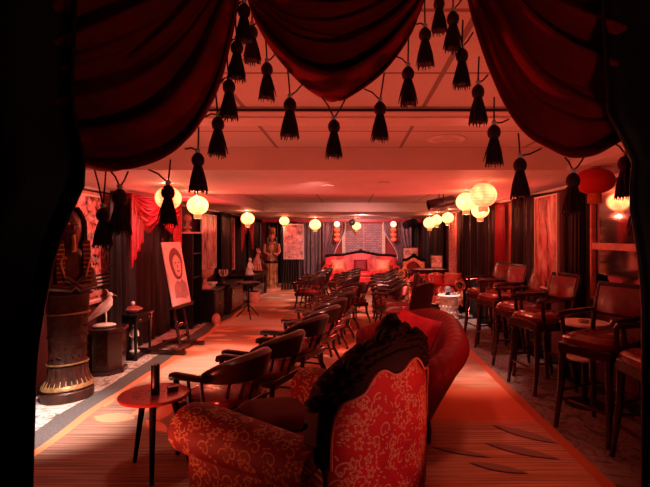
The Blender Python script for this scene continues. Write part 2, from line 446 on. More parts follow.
def cushion_mb(w, d, h, n=14, dome=0.25, p=6):
    """boxy seat cushion with rounded sides and a domed top, base at z=0"""
    m = MB(); rings = []
    K = 28
    for (sc, z) in ((0.90, 0), (0.97, h * .12), (1.0, h * .4), (0.985, h * .7), (0.90, h * .92), (0.7, h * (1 + dome * .55)), (0.4, h * (1 + dome * .9)), (0.05, h * (1 + dome))):
        r = []
        for j in range(K):
            a = 2 * PI * j / K
            c, s_ = cos(a), sin(a)
            q = (abs(c) ** p + abs(s_) ** p) ** (-1 / p)
            r.append((w / 2 * sc * c * q, d / 2 * sc * s_ * q, z))
        rings.append(r)
    return m.loft(rings)

USED = {}
def thing(name, label, cat, loc=(0, 0, 0), rz=0.0, group=None):
    o = bpy.data.objects.new(name, None); C.collection.objects.link(o)
    o.empty_display_size = 0.1
    o.location = loc; o.rotation_euler = (0, 0, rz)
    tag(o, label, cat, group)
    return o
def tag(o, label, cat, group=None):
    o['label'] = label; o['category'] = cat
    if group: o['group'] = group
    return o
def struct(o):
    o['kind'] = 'structure'
    return o
def dup(root, loc, rz=None, label=None, group=None, scale=None):
    """a copy of a thing with copies of its parts and sub-parts"""
    r = root.copy(); C.collection.objects.link(r); r.location = loc
    if rz is not None: r.rotation_euler = (0, 0, rz)
    if label: r['label'] = label
    if group: r['group'] = group
    if scale: r.scale = scale
    for ch in list(root.children):
        c = ch.copy(); C.collection.objects.link(c); c.parent = r
        for g in list(ch.children):
            d = g.copy(); C.collection.objects.link(d); d.parent = c
    return r
def W(px, py, Y):
    """the point at distance Y that the eye sees at (px, py)"""
    return Vector(((px - 350.0) / F * Y, Y, EYE - (py - 236.0) / F * Y))
def lerp_path(pts, u):
    n = len(pts) - 1; t = min(max(u, 0), 1) * n; i = min(int(t), n - 1); f = t - i
    p0 = pts[max(i - 1, 0)]; p1 = pts[i]; p2 = pts[i + 1]; p3 = pts[min(i + 2, n)]
    out = []
    for a, b, c, d in zip(p0, p1, p2, p3):
        out.append(0.5 * (2 * b + (c - a) * f + (2 * a - 5 * b + 4 * c - d) * f * f + (3 * b - a - 3 * c + d) * f ** 3))
    return out
# ================================================================= THE SETTING
XL, XR, YF, YB, ZC = -3.05, 2.50, 15.70, -1.6, 2.12
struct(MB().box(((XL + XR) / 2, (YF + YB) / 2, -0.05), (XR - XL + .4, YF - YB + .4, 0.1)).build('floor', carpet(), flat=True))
struct(MB().box((XL - 0.1, (YF + YB) / 2, 1.3), (0.2, YF - YB + .4, 2.6)).build('wall_left', WALLD, flat=True))
struct(MB().box((XR + 0.1, (YF + YB) / 2, 1.3), (0.2, YF - YB + .4, 2.6)).build('wall_right', WALLD, flat=True))
struct(MB().box(((XL + XR) / 2, YF + 0.1, 1.3), (XR - XL, 0.2, 2.6)).build('wall_back', BOARD, flat=True))
struct(MB().box(((XL + XR) / 2, YB - 0.1, 1.3), (XR - XL, 0.2, 2.6)).build('wall_front', BLACK, flat=True))
# ceiling: plaster soffit with two sunken trays of acoustic tile
T1 = (-2.5, 1.86, 0.1, 4.06, 2.31)      # x0, x1, y0, y1, height
T2 = (-2.02, 2.1, 6.4, 11.0, 2.33)
m = MB()
def slab(x0, x1, y0, y1, z0=ZC, z1=2.45): m.box(((x0 + x1) / 2, (y0 + y1) / 2, (z0 + z1) / 2), (x1 - x0, y1 - y0, z1 - z0))
slab(XL, XR, YB, T1[2]); slab(XL, T1[0], T1[2], T1[3]); slab(T1[1], XR, T1[2], T1[3])
slab(XL, XR, T1[3], T2[2]); slab(XL, T2[0], T2[2], T2[3]); slab(T2[1], XR, T2[2], T2[3]); slab(XL, XR, T2[3], YF)
struct(m.build('ceiling', SOFFIT, flat=True))
TIL = tiles('acoustic_tile')
m = MB()
for t in (T1, T2): m.box(((t[0] + t[1]) / 2, (t[2] + t[3]) / 2, t[4] + .04), (t[1] - t[0], t[3] - t[2], .08))
struct(m.build('ceiling_tiles', TIL, flat=True))
# pale moulding under the ceiling along the walls
struct(MB().box((XL + .02, 7.1, ZC - .012), (.04, 17.0, .034)).build('trim_1', TRIM))
struct(MB().box((XR - .02, 7.1, ZC - .012), (.05, 17.0, .034)).build('trim_2', TRIM))
struct(MB().box(((XL + XR) / 2, YF - .03, ZC - .05), (XR - XL - .1, .06, .10)).build('trim_3', REDSATIN))
struct(MB().box((XL + .012, 7.1, 0.05), (.024, 17.0, .1)).build('baseboard_left', BLACK))
struct(MB().box((XR - .012, 7.1, 0.05), (.024, 17.0, .1)).build('baseboard_right', BLACK))
# long raised lighting channel and a round vent in the near tray
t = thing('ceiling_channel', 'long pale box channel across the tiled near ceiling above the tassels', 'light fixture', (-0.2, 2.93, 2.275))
MB().box((0, 0, 0.02), (4.0, .34, .04)).build('housing', SOFFIT, t, bevel=.006)
MB().box((0, .02, -.006), (3.96, .20, .012)).build('diffuser', TRIM, t, bevel=.003)
MB().box((0, -.172, .014), (4.0, .006, .014)).build('edge_shade_strip', BLACK, t)  # black strip stands in for the shading along the near edge
t = thing('ceiling_downlight', 'round unlit white downlight set in the near ceiling tiles', 'ceiling light', (.75, 3.66, 2.31))
MB().lathe([(.001, 0), (.15, 0), (.152, -.006), (.140, -.016), (.001, -.016)], n=28).build('rim', TRIM, t)
MB().lathe([(.001, -.016), (.105, -.016), (.100, -.022), (.001, -.024)], n=28).build('lens', mat('frosted_lens', (.6, .52, .5), .4), t)
for (x, y, lab) in ((-.25, 5.3, 'small recessed white downlight left in the smooth ceiling band'), (.35, 5.0, 'small recessed white downlight right of centre in the ceiling band')):
    t = thing('ceiling_downlight', lab, 'ceiling light', (x, y, ZC), group='recessed downlights of the middle ceiling')
    MB().lathe([(.05, 0), (.07, -.004), (.07, -.01), (.052, -.008)], n=20).build('rim', TRIM, t)
    MB().lathe([(.001, -.002), (.052, -.002), (.052, -.006), (.001, -.006)], n=20).build('lens', MATS['frosted_lens'], t)

# ================================================================= CURTAINS
def pleats(x0, y0, x1, y1, z0, z1, folds, amp, m_, seed=1, gather=None, nz=14, thick=.006):
    """a hanging pleated curtain; gather(v) gives the share of the width it spans at height share v"""
    rnd = random.Random(seed); ph = [rnd.uniform(0, 6.28) for _ in range(4)]
    d = Vector((x1 - x0, y1 - y0, 0)); L = d.length; t = d / L; nrm = Vector((-t.y, t.x, 0))
    nu = max(24, int(folds * 10))
    def fn(u, v):
        w = gather(v) if gather else (0.0, 1.0)
        a = w[0] + (w[1] - w[0]) * u
        s = amp * (sin(2 * PI * folds * u + ph[0] + .4 * sin(7 * u + ph[3])) + .45 * sin(2 * PI * folds * 1.73 * u + ph[1] + v) + .25 * sin(2 * PI * folds * .37 * u + ph[2]))
        s *= (1.15 - .35 * v)
        p = Vector((x0, y0, 0)) + t * (L * a) + nrm * s
        return (p.x, p.y, z0 + (z1 - z0) * v)
    return MB().grid(fn, nu, nz)
def curtain(label, args, m_, solid=.006, cat='curtain', group=None, name='curtain'):
    o = pleats(*args[:-1], m_, seed=args[-1]).build(name, m_, solid=solid, angle=180)
    return tag(o, label, cat, group)
DG = 'dark drapes along the walls'
# left wall, from near to far
curtain('dark drape on the left wall just past the large poster', (XL + .20, 5.62, XL + .20, 6.0, .02, 2.09, 3, .03, 3), DARKDRAPE, group=DG)
curtain('black drape hanging under the nearest red swag valance on the left', (XL + .10, 6.05, XL + .10, 7.75, .02, 2.02, 8, .03, 4), BLACKCLOTH, group=DG)
curtain('dark drape on the left wall between the tall narrow pictures', (XL + .13, 10.5, XL + .13, 11.5, .02, 2.09, 7, .04, 5), DARKDRAPE, group=DG)
curtain('black drape behind the standing cat statue on the left', (XL + .10, 12.1, XL + .10, 13.2, .02, 2.0, 7, .03, 6), BLACKCLOTH, group=DG)
curtain('dark drape in the far left corner behind the easel poster', (XL + .14, 13.6, XL + .14, 15.4, .02, 2.09, 9, .04, 7), DARKDRAPE, group=DG)
# far wall
curtain('silver and black striped drape left on the far wall', (XL + .3, YF - .24, -1.75, YF - .24, .02, 2.0, 7, .06, 8), DARKDRAPE, group=DG)
curtain('bright silver drape fold beside the fifth left lantern', (-1.72, YF - .24, -.92, YF - .26, .02, 2.0, 6, .08, 18), GREYDRAPE, group=DG)
curtain('dark drape on the far wall right of the pale tied curtains', (2.05, YF - .24, XR - .2, YF - .24, .02, 2.0, 5, .03, 9), DARKDRAPE, group=DG)
# right wall, from far to near
curtain('dark drape on the right wall near the far corner', (XR - .14, 12.1, XR - .14, 15.3, .02, 2.09, 14, .04, 10), DARKDRAPE, group=DG)
curtain('wide dark drape on the right wall behind the far bar stools', (XR - .10, 7.7, XR - .10, 10.1, .02, 2.09, 14, .05, 11), DARKDRAPE, group=DG)
curtain('dark glossy drape on the right wall left of the upright framed poster', (XR - .13, 5.85, XR - .13, 6.90, .02, 2.08, 6, .05, 12), DARKDRAPE, group=DG)
curtain('black drape on the right wall between the poster and the mirror', (XR - .14, 4.80, XR - .14, 5.05, .02, 2.08, 5, .04, 13), BLACKCLOTH, group=DG)
curtain('black drape on the right wall behind the nearest bar stools', (XR - .07, 2.0, XR - .07, 3.72, .02, 2.08, 10, .05, 14), BLACKCLOTH, group=DG)

def swag_mb(top, low, folds=5, amp=.05, bulge=.12, nu=40, nv=44, dirn=(0, -1, 0), seed=0, pw=1.0):
    """cloth draped from the polyline top to the polyline low, with folds that follow the hem"""
    dv = Vector(dirn)
    rnd = random.Random(seed); p1, p2 = rnd.uniform(0, 6), rnd.uniform(0, 6)
    def fn(u, v):
        a = Vector(lerp_path(top, u)); b = Vector(lerp_path(low, u))
        w = v ** pw
        p = a.lerp(b, w)
        e = sin(PI * u) ** .6
        f = folds * (v + .05 * sin(3 * u + p1)) * 2 * PI
        s = amp * (abs(sin(f * .5 + p2)) ** .7 + .35 * sin(f * 1.3 + 4 * u + p1) + .12 * sin(f * 2.9 + 9 * u)) * (.35 + .65 * e)
        p += dv * (bulge * e * sin(PI * min(1, v * .9 + .1)) + s)
        return tuple(p)
    return MB().grid(fn, nu, nv)
def fringe_mb(pts, n, length, w=.012):
    m = MB()
    for i in range(n):
        a = Vector(lerp_path(pts, (i + .5) / n)); k = length * (.8 + .4 * random.random())
        m.tube([a, a + Vector((0, 0, -k * .5)), a + Vector((0, 0, -k))], [w * .35, w * .6, w * .2], 5)
    return m

# red swag valances on the left wall
def valance(y0, y1, n, label, zt=2.09, drop=.42):
    t = thing('valance', label, 'valance', (XL + .26, (y0 + y1) / 2, zt - drop), group='red swag valances on the left wall')
    b = Vector(t.location)
    w = (y1 - y0) / n
    MB().box((-.03, 0, drop - .02), (.05, y1 - y0, .04)).build('rail', REDSATIN, t)
    for i in range(n):
        ya = y0 + i * w - b.y; yb = ya + w
        top = [(0, ya + (yb - ya) * k, drop - .01) for k in (0, .25, .5, .75, 1)]
        low = [(0, ya, drop * .72), (0, ya + w * .14, drop * .28), (0, ya + w * .5, 0.0), (0, ya + w * .86, drop * .28), (0, yb, drop * .72)]
        swag_mb(top, low, 5, .05, .06, 20, 40, (1, 0, 0), i).build('swag', REDSATIN, t, solid=.004, angle=180)
        lowf = [(.05, q[1], q[2]) for q in low]
        fringe_mb(lowf, 26, .075).build('fringe', REDSATIN, t)
    for (ya, side) in ((y0, 1), (y1, -1)):
        def fn(u, v, ya=ya, side=side):
            L = .95 - .35 * u
            return (.03 + .025 * sin(u * 22), ya - b.y + side * (u - .2) * w * .42, drop - v * L)
        MB().grid(fn, 20, 16).build('jabot', REDSATIN, t, solid=.004, angle=180)
    return t
valance(5.98, 7.6, 2, 'red satin swag valance nearest on the left wall above a black drape')
valance(12.0, 13.3, 2, 'red satin swag valance further back above the cat statue')

# pale tied-back curtains and a brick-patterned panel in the middle of the far wall
t = thing('backdrop_panel', 'pale brick-patterned backdrop panel behind the far red sofa', 'backdrop', (.45, YF - .14, 0))
def bricks():
    k = NT('mauve_brick_print')
    br = k.n('ShaderNodeTexBrick'); mp = k.n('ShaderNodeMapping'); mp.inputs['Rotation'].default_value = (PI / 2, 0, 0)
    k.put(mp.inputs[0], k.coord()); k.put(br.inputs['Vector'], mp.outputs[0])
    br.inputs['Color1'].default_value = rgb(.34, .24, .30); br.inputs['Color2'].default_value = rgb(.52, .36, .40); br.inputs['Mortar'].default_value = rgb(.16, .11, .14)
    br.inputs['Scale'].default_value = 4.2; br.inputs['Mortar Size'].default_value = .03
    k.put(k.b.inputs['Base Color'], br.outputs[0]); k.b.inputs['Roughness'].default_value = .6
    return k.m
MB().box((0, 0, 1.40), (1.40, .03, 1.12)).build('printed_panel', bricks(), t)
MB().box((-.66, -.02, .98), (.11, .05, 1.96)).build('side_post', CREAMP, t)
MB().box((.66, -.02, .98), (.11, .05, 1.96)).build('side_post', CREAMP, t)
MB().box((0, -.03, 1.40), (.035, .03, 1.12)).build('centre_post', PINKP, t)
SHEER = mat('mauve_sheer_drape', (.24, .16, .19), .35, scale=10)
for (sg, lab) in ((-1, 'mauve tied curtain drawn aside left of the backdrop panel'), (1, 'mauve tied curtain drawn aside right of the backdrop panel')):
    def g(v, sg=sg):
        e = min(1, max(0, (v - .42) / .5)); e = e * e * (3 - 2 * e)
        return (0.0, .50 + .50 * e)
    x0 = -.88 if sg < 0 else 2.0
    o = pleats(x0, YF - .42, -.15 if sg < 0 else 1.08, YF - .42, .05, 2.0, 7, .05, SHEER, seed=20 + sg, gather=g).build('tied_curtain', SHEER, solid=.005, angle=180)
    tag(o, lab, 'curtain', 'mauve curtains tied back at the far wall')
    pts = []
    for i in range(13):
        v = 1 - i / 12 * .62; e = g(v)
        pts.append((x0 + ((-.15 if sg < 0 else 1.08) - x0) * e[1], YF - .47, .05 + 1.95 * v))
    MB().tube(pts, .014, 6).build('white_edging', TRIM, o)

# ================================================================= STAGE DRAPERY IN FRONT
YS = 1.30
def PW(pts, Y=YS): return [tuple(W(x, y, Y)) for x, y in pts]
SW = {}
def stage_swag(key, top, low, label, seed, folds, Y=YS, amp=.055, bulge=.06):
    o = swag_mb(PW(top, Y), PW(low, Y), folds, amp, bulge, 60, 80, (0, -1, 0), seed).build('stage_swag', STAGEVELVET, solid=.006, angle=180)
    tag(o, label, 'stage curtain', 'velvet swags of the stage opening')
    return o
stage_swag('c', [(232, -34), (285, -34), (340, -34), (390, -34), (440, -34)],
           [(248, -30), (254, 15), (272, 50), (297, 80), (318, 95), (337, 101), (356, 95), (384, 74), (407, 42), (421, 8), (430, -30)],
           'crimson velvet stage swag hanging in the middle above the tassels', 2, 5)
stage_swag('l', [(215, -34), (160, -34), (110, -34), (60, -20), (0, 10), (-60, 70)],
           [(244, -30), (238, 10), (230, 50), (221, 85), (209, 115), (196, 138), (180, 155), (158, 167), (132, 173), (108, 172), (80, 168), (30, 190)],
           'crimson velvet stage swag on the left with long slanting folds', 5, 5, Y=1.22)
stage_swag('r', [(490, -34), (540, -34), (600, -34), (660, -10), (700, 40)],
           [(462, -30), (466, 8), (474, 42), (486, 80), (500, 112), (519, 138), (542, 152), (562, 160), (584, 158), (606, 146), (632, 132), (662, 122)],
           'dark crimson velvet stage swag on the right', 9, 5, Y=1.24)
def side_drape(edge, xo, label, seed, Y=1.07):
    rnd = random.Random(seed)
    def fn(u, v):
        z = ZC + .17 - v * (ZC + .15)
        py = 236 - (z - EYE) / Y * F
        e = edge[0][0]
        for (a, b) in zip(edge, edge[1:]):
            if b[1] >= py >= a[1]: e = a[0] + (b[0] - a[0]) * (py - a[1]) / (b[1] - a[1])
        if py > edge[-1][1]: e = edge[-1][0]
        x = (e - 350) / F * Y
        X = x + (xo - x) * u
        return (X, Y + .04 * sin(u * 42 + .5 * v) + .02 * sin(u * 71), z)
    o = MB().grid(fn, 90, 40).build('stage_drape', BLACKCLOTH, solid=.008, angle=180)
    return tag(o, label, 'stage curtain', 'black side drapes of the stage opening')
side_drape([(78, -60), (70, 100), (84, 165), (84, 180), (74, 200), (60, 232), (50, 262), (42, 300), (33, 350), (30, 400), (27, 490)], -2.3, 'black side drape hanging down the left of the stage opening', 1)
side_drape([(600, -60), (610, 120), (636, 150), (632, 200), (641, 250), (646, 300), (647, 490)], 2.2, 'black side drape hanging down the right of the stage opening', 2)

# tassels on looped cords
def make_tassel():
    t = thing('tassel', 'x', 'tassel')
    # origin at the bead
    MB().ball((0, 0, .001), .0078, 10, 8).build('bead', PEARL, t)
    MB().lathe([(.003, -.004), (.011, -.009), (.017, -.018), (.0185, -.028), (.016, -.038), (.010, -.044), (.012, -.047)], n=14).build('head', TASSEL, t)
    m = MB(); rnd = random.Random(3)
    m.lathe([(.010, -.044), (.014, -.062), (.019, -.085), (.023, -.112), (.019, -.113), (.001, -.108)], n=16)
    for i in range(46):
        a = rnd.uniform(0, 6.28); r0 = .010; r1 = rnd.uniform(.018, .029); L = rnd.uniform(.106, .124)
        m.tube([(r0 * cos(a), r0 * sin(a), -.044), (r1 * .72 * cos(a), r1 * .72 * sin(a), -.08), (r1 * cos(a + .1), r1 * sin(a + .1), -L)], [.0022, .0026, .0012], 4)
    m.build('skirt', TASSEL, t, angle=60)
    return t
tassel0 = make_tassel(); used = False
TG = 'black tassels along the stage swags'
LT = [ # bead px, px scale, swag hem points either side, label
 ((103, 206), 1.0, (96, 168), (108, 170), 'black tassel hanging lowest and leftmost against the big red poster', 1.22),
 ((120, 187), 1.15, (112, 171), (130, 172), 'black tassel second from left in front of the dark drape', 1.22),
 ((168, 183), 1.05, (150, 170), (172, 160), 'black tassel in front of the nearest left lantern', 1.22),
 ((198, 151), 1.0, (186, 150), (200, 128), 'black tassel just above the second left lantern', 1.22),
 ((218, 115), 1.0, (206, 118), (217, 96), 'black tassel fourth up the right edge of the left swag', 1.22),
 ((229, 78), 1.0, (221, 84), (228, 58), 'black tassel fifth up the right edge of the left swag', 1.22),
 ((237, 39), 1.0, (230, 46), (236, 16), 'black tassel near the top of the left swag edge', 1.22),
 ((244, 2), 1.0, (238, 8), (240, -22), 'black tassel at the very top between left and middle swags', 1.22),
 ((252, 24), 1.0, (253, 8), (258, 24), 'black tassel highest on the left edge of the middle swag', 1.3),
 ((267, 61), 1.0, (266, 38), (276, 55), 'black tassel second down the left edge of the middle swag', 1.3),
 ((290, 96), 1.08, (288, 70), (303, 85), 'black tassel left of the lowest point of the middle swag', 1.3),
 ((334, 118), 1.03, (322, 98), (346, 99), 'black tassel at the lowest point of the middle swag', 1.3),
 ((380, 100), 1.05, (364, 90), (384, 74), 'black tassel right of the lowest point of the middle swag', 1.3),
 ((408, 65), 1.05, (396, 58), (408, 40), 'black tassel second down the right edge of the middle swag', 1.3),
 ((425, 26), 1.05, (416, 26), (424, 0), 'black tassel highest on the right edge of the middle swag', 1.3),
 ((439, -4), .95, (432, -20), (440, -28), 'black tassel at the very top between middle and right swags', 1.3),
 ((453, 10), 1.0, (452, -14), (464, -4), 'black tassel highest on the left edge of the right swag', 1.24),
 ((462, 47), 1.0, (462, 22), (472, 34), 'black tassel second down the left edge of the right swag', 1.24),
 ((478, 83), 1.02, (478, 58), (487, 76), 'black tassel third down the left edge of the right swag', 1.24),
 ((494, 123), 1.05, (493, 98), (508, 120), 'black tassel fourth down the left edge of the right swag', 1.24),
 ((520, 156), 1.05, (517, 134), (540, 149), 'black tassel above the drape left of the framed poster', 1.24),
 ((573, 171), 1.08, (563, 158), (582, 158), 'black tassel at the lowest point of the right swag beside the red paper lantern', 1.24),
 ((625, 154), 1.1, (612, 144), (632, 132), 'black tassel right of the big red paper lantern', 1.24),
 ((638, 190), 1.05, (630, 150), (650, 150), 'black tassel lowest and rightmost in front of the mirror', 1.2),
]
for (b, s, h1, h2, lab, Y) in LT:
    p = W(b[0], b[1], Y)
    s = s * .90
    if not used: tt = tassel0; used = True; tt.location = p; tt['label'] = lab; tt['group'] = TG
    else: tt = dup(tassel0, p, random.Random(b[0]).uniform(0, 6), lab, TG)
    tt.scale = (s, s, s)
    a = W(h1[0], h1[1], Y) + Vector((0, -.01, 0)); c = W(h2[0], h2[1], Y) + Vector((0, -.01, 0))
    sag1 = (a + p) / 2 + Vector((0, 0, .006)); sag2 = (c + p) / 2 + Vector((0, 0, -.004))
    m = MB().tube([tuple(a), tuple(sag1), tuple(p)], .0022, 6); m.tube([tuple(c), tuple(sag2), tuple(p)], .0022, 6)
    inv = (Matrix.Translation(p) @ Matrix.Rotation(tt.rotation_euler[2], 4, 'Z') @ Matrix.Diagonal((s, s, s, 1))).inverted()
    m.v = [tuple(inv @ Vector(q)) for q in m.v]
    for ch in list(tt.children):
        if ch.name.startswith('cord'): bpy.data.objects.remove(ch)
    m.build('cord', CORDM, tt)
# ================================================================= LANTERNS
G_HOT = glow('lit_lantern_paper', (1.0, .28, .085), 3.0)
G_RIM = glow('lit_lantern_collar', (1.0, .30, .10), .8)
def make_lantern(r, paper, label, tail=False, tall=.92):
    t = thing('paper_lantern', label, 'lantern')
    h = r * tall
    # origin at centre of the globe
    prof = []
    for i in range(25):
        a = -PI / 2 + PI * (i / 24)
        rr = max(.32 * r, cos(a) * r); prof.append((rr * (1 + .010 * (i % 2)), sin(a) * h))
    MB().lathe(prof, n=28).build('globe', paper, t, angle=60)
    MB().lathe([(.33 * r, h * .95), (.36 * r, h * .97), (.36 * r, h * 1.01), (.30 * r, h * 1.02)], n=20).build('top_ring', BRASS, t)
    MB().tube([(0, 0, h * 1.0), (0, 0, h * 1.0 + .06)], .004, 6).build('hanger', BLACK, t)
    MB().lathe([(.36 * r, -h * .97), (.38 * r, -h * 1.05), (.36 * r, -h * 1.4), (.30 * r, -h * 1.42)], n=20).build('bottom_collar', G_RIM, t)
    if tail: MB().tube([(0, 0, -h * 1.4), (0, 0, -h * 1.7), (.002, 0, -h * 2.1), (0, 0, -h * 2.6)], [.02, .014, .008, .004], 8).build('tail', ORANGE, t)
    return t
LG = 'lit paper lanterns under the ceiling'
LL = [ # x, y, z, r, label, tail, paper
 (-1.99, 5.15, 1.965, .138, 'nearest left lit paper lantern, partly hidden by a black tassel', 0, 1),
 (-1.96, 6.05, 1.945, .132, 'bright yellow lit paper lantern second nearest on the left', 0, 0),
 (-2.33, 10.7, 1.945, .150, 'lit paper lantern third from the front on the left side', 0, 0),
 (-1.86, 13.3, 1.98, .135, 'lit paper lantern above the framed easel poster', 0, 0),
 (-1.07, 14.4, 1.90, .175, 'lit paper lantern at the far end in front of the silver drape', 0, 0),
 (.21, 14.9, 1.865, .135, 'lit paper lantern above the brick backdrop in the middle', 1, 0),
 (1.38, 4.87, 1.975, .137, 'nearest right lit paper lantern, reddish and largest', 0, 1),
 (1.47, 5.95, 1.985, .125, 'lit paper lantern left of the largest right one', 0, 0),
 (2.05, 7.40, 1.955, .135, 'lit paper lantern seen just below the largest right one', 0, 0),
 (2.10, 10.1, 1.94, .125, 'lit paper lantern rightmost of the far trio', 0, 0),
 (2.08, 11.3, 1.935, .130, 'lit paper lantern in the middle of the far trio', 0, 0),
 (2.12, 12.5, 1.90, .165, 'lit paper lantern leftmost of the far trio with a hanging tail', 1, 0),
]
for (x, y, z, r, lab, tail, red) in LL:
    t = make_lantern(r, glow('lit_orange_lantern_paper', (1.0, .17, .06), 2.4) if red else G_HOT, lab, tail)
    t.location = (x, y, z); t['group'] = LG
    hz = r * .92
    light('lantern_bulb', 'POINT', (x, y - .075, 2.072), (1.0, .22, .15), 1.5, .012)
    light('lantern_bulb', 'POINT', (x, y, z - r * 1.5), (1.0, .16, .10), 2.2, .012)
    for ch in t.children:
        if ch.name.startswith('hanger'):
            ch.scale = (1, 1, 1); me = ch.data
            for v in me.vertices:
                if v.co.z > hz + .02: v.co.z = (ZC if not (T2[0] < x < T2[1] and T2[2] < y < T2[3]) else T2[4]) - z
# big unlit red paper lantern with fringe on the right
t = thing('red_paper_lantern', 'big unlit deep red paper lantern with an orange fringe by the mirror', 'lantern', (2.03, 3.9, 2.005))
prof = [(max(.03, cos(-PI / 2 + PI * i / 22) ** .8 * .155), sin(-PI / 2 + PI * i / 22) * .105) for i in range(23)]
MB().lathe(prof, n=28).build('globe', PAPERRED, t, angle=60)
MB().lathe([(.03, .10), (.05, .10), (.05, .112), (.03, .114)], n=16).build('top_ring', BRASS, t)
m = MB()
for i in range(44):
    a = 2 * PI * i / 44
    m.tube([(.045 * cos(a), .045 * sin(a), -.10), (.05 * cos(a), .05 * sin(a), -.13), (.052 * cos(a), .052 * sin(a), -.185)], [.005, .006, .003], 4)
m.build('fringe', ORANGE, t)
# two strings of small red balls beside the backdrop
for (px, lab) in ((337, 'string of three small red balls left of the brick backdrop'), (393.5, 'string of three small red balls right of the brick backdrop')):
    p = W(px, 222, 14.9)
    t = thing('ball_string', lab, 'hanging decoration', (p.x, p.y, ZC))
    MB().tube([(0, 0, 0), (0, 0, -.86)], .005, 6).build('cord', CORDM, t)
    MB().ball((0, 0, -.20), .095, 14, 10).build('lamp', glow('small_white_lamp', (1, .30, .2), 6.0), t)
    for z in (-.38, -.53, -.68): MB().ball((0, 0, z), .10, 14, 10, (1, 1, .72)).build('ball', glow('small_red_lamp', (1, .02, .02), .75), t)
    MB().tube([(0, 0, -.74), (0, 0, -.9)], [.02, .006], 6).build('tail', REDSATIN, t)

# par cans and mirror ball
def par_can(loc, aim, label, L=.36, r=.085):
    t = thing('par_lamp', label, 'spotlight', loc)
    d = Vector(aim).normalized(); q = d.to_track_quat('Z', 'Y').to_matrix().to_4x4()
    M = Matrix.Translation((0, 0, -.18)) @ q
    a = MB().lathe([(r * .55, -L * .55), (r * .9, -L * .45), (r * .95, L * .1), (r, L * .12), (r, L * .5), (r * .9, L * .5), (r * .88, L * .2), (.002, L * .18)], n=20)
    a.v = [tuple(M @ Vector(p)) for p in a.v]; a.build('housing', FELT, t)
    side = (q @ Vector((0, 1, 0)) if abs((q @ Vector((0, 1, 0))).z) < .5 else q @ Vector((1, 0, 0)))
    s = side * (r + .015)
    MB().tube([s + Vector((0, 0, -.18)), s + Vector((0, 0, -.04)), Vector((0, 0, -.03)), -s + Vector((0, 0, -.04)), -s + Vector((0, 0, -.18))], .009, 6).build('yoke', BLACK, t)
    MB().tube([(0, 0, -.035), (0, 0, .01)], .02, 8).build('clamp', BLACK, t)
    return t
p = W(438, 206, 7.6)
pc = par_can((p.x + .05, 7.6, T2[4]), (-1, -.15, -.22), 'black cylindrical stage lamp hung in the sunken ceiling right of centre', .44, .085)
pc.location.z = T2[4]
for ch in pc.children:
    if not ch.name.startswith('clamp'): ch.location.z -= .06
par_can((W(410, 222, 14.6).x, 14.6, ZC), (-.9, -.4, -.3), 'black stage lamp at the far end right of the pale curtains', .42, .12)
t = thing('mirror_ball', 'dark ball hanging from the ceiling left of the middle lantern', 'mirror ball', (W(352, 222, 14).x, 14.0, 1.955))
MB().ball((0, 0, 0), .10, 18, 12).build('ball', FELT, t, flat=True)
MB().tube([(0, 0, .1), (0, 0, ZC - 1.955)], .004, 6).build('chain', BLACK, t)

# ================================================================= PICTURES, POSTERS, MIRROR
def framed(name, label, cat, c, w, h, rz, tilt, artm, frm, fw=.035, mount=None, glass=False, depth=.03, group=None):
    """picture facing local -Y, centre of its bottom edge at c"""
    t = thing(name, label, cat, c, rz, group); t.rotation_euler = (tilt, 0, rz)
    m = MB()
    m.box((-w / 2 + fw / 2, 0, h / 2), (fw, depth, h)); m.box((w / 2 - fw / 2, 0, h / 2), (fw, depth, h))
    m.box((0, 0, fw / 2), (w - 2 * fw, depth, fw)); m.box((0, 0, h - fw / 2), (w - 2 * fw, depth, fw))
    m.build('frame', frm, t, bevel=.003)
    MB().box((0, .004, h / 2), (w - 2 * fw + .004, depth * .4, h - 2 * fw + .004)).build('print', artm, t)
    if mount:
        m = MB(); b = mount; iw = w - 2 * fw; ih = h - 2 * fw
        y = -.007
        m.box((-iw / 2 + b / 2, y, h / 2), (b, .004, ih)); m.box((iw / 2 - b / 2, y, h / 2), (b, .004, ih))
        m.box((0, y, fw + b / 2), (iw - 2 * b, .004, b)); m.box((0, y, h - fw - b / 2), (iw - 2 * b, .004, b))
        m.build('mount', CREAMP, t)
    return t
LW = PI / 2     # a picture on the left wall faces +X
# big poster on the left wall
pt = framed('poster', 'large red and black poster with white lettering low on the left wall', 'poster', (XL + .06, 5.32, .76), 1.16, 1.30, LW, 0,
            art('red_black_print', (.008, .004, .004), (.70, .10, .08), (.95, .55, .45), 5.0, 2.3, dist=1.5), PINKP, .03, .025)
m = MB(); rnd = random.Random(8)
for row, z in enumerate((.30, .255, .21)):
    x = .02
    while x < .50:
        w = rnd.uniform(.012, .05); m.box((x + w / 2, -.012, z), (w, .003, .022)); x += w + .012
MB().box((.25, -.0085, .255), (.54, .003, .16)).build('caption_band', BLACK, pt)
m.build('lettering', WHITEP, pt)
MB().box((.0, -.0085, .12), (1.04, .004, .06)).build('bottom_stripe', PINKP, pt)
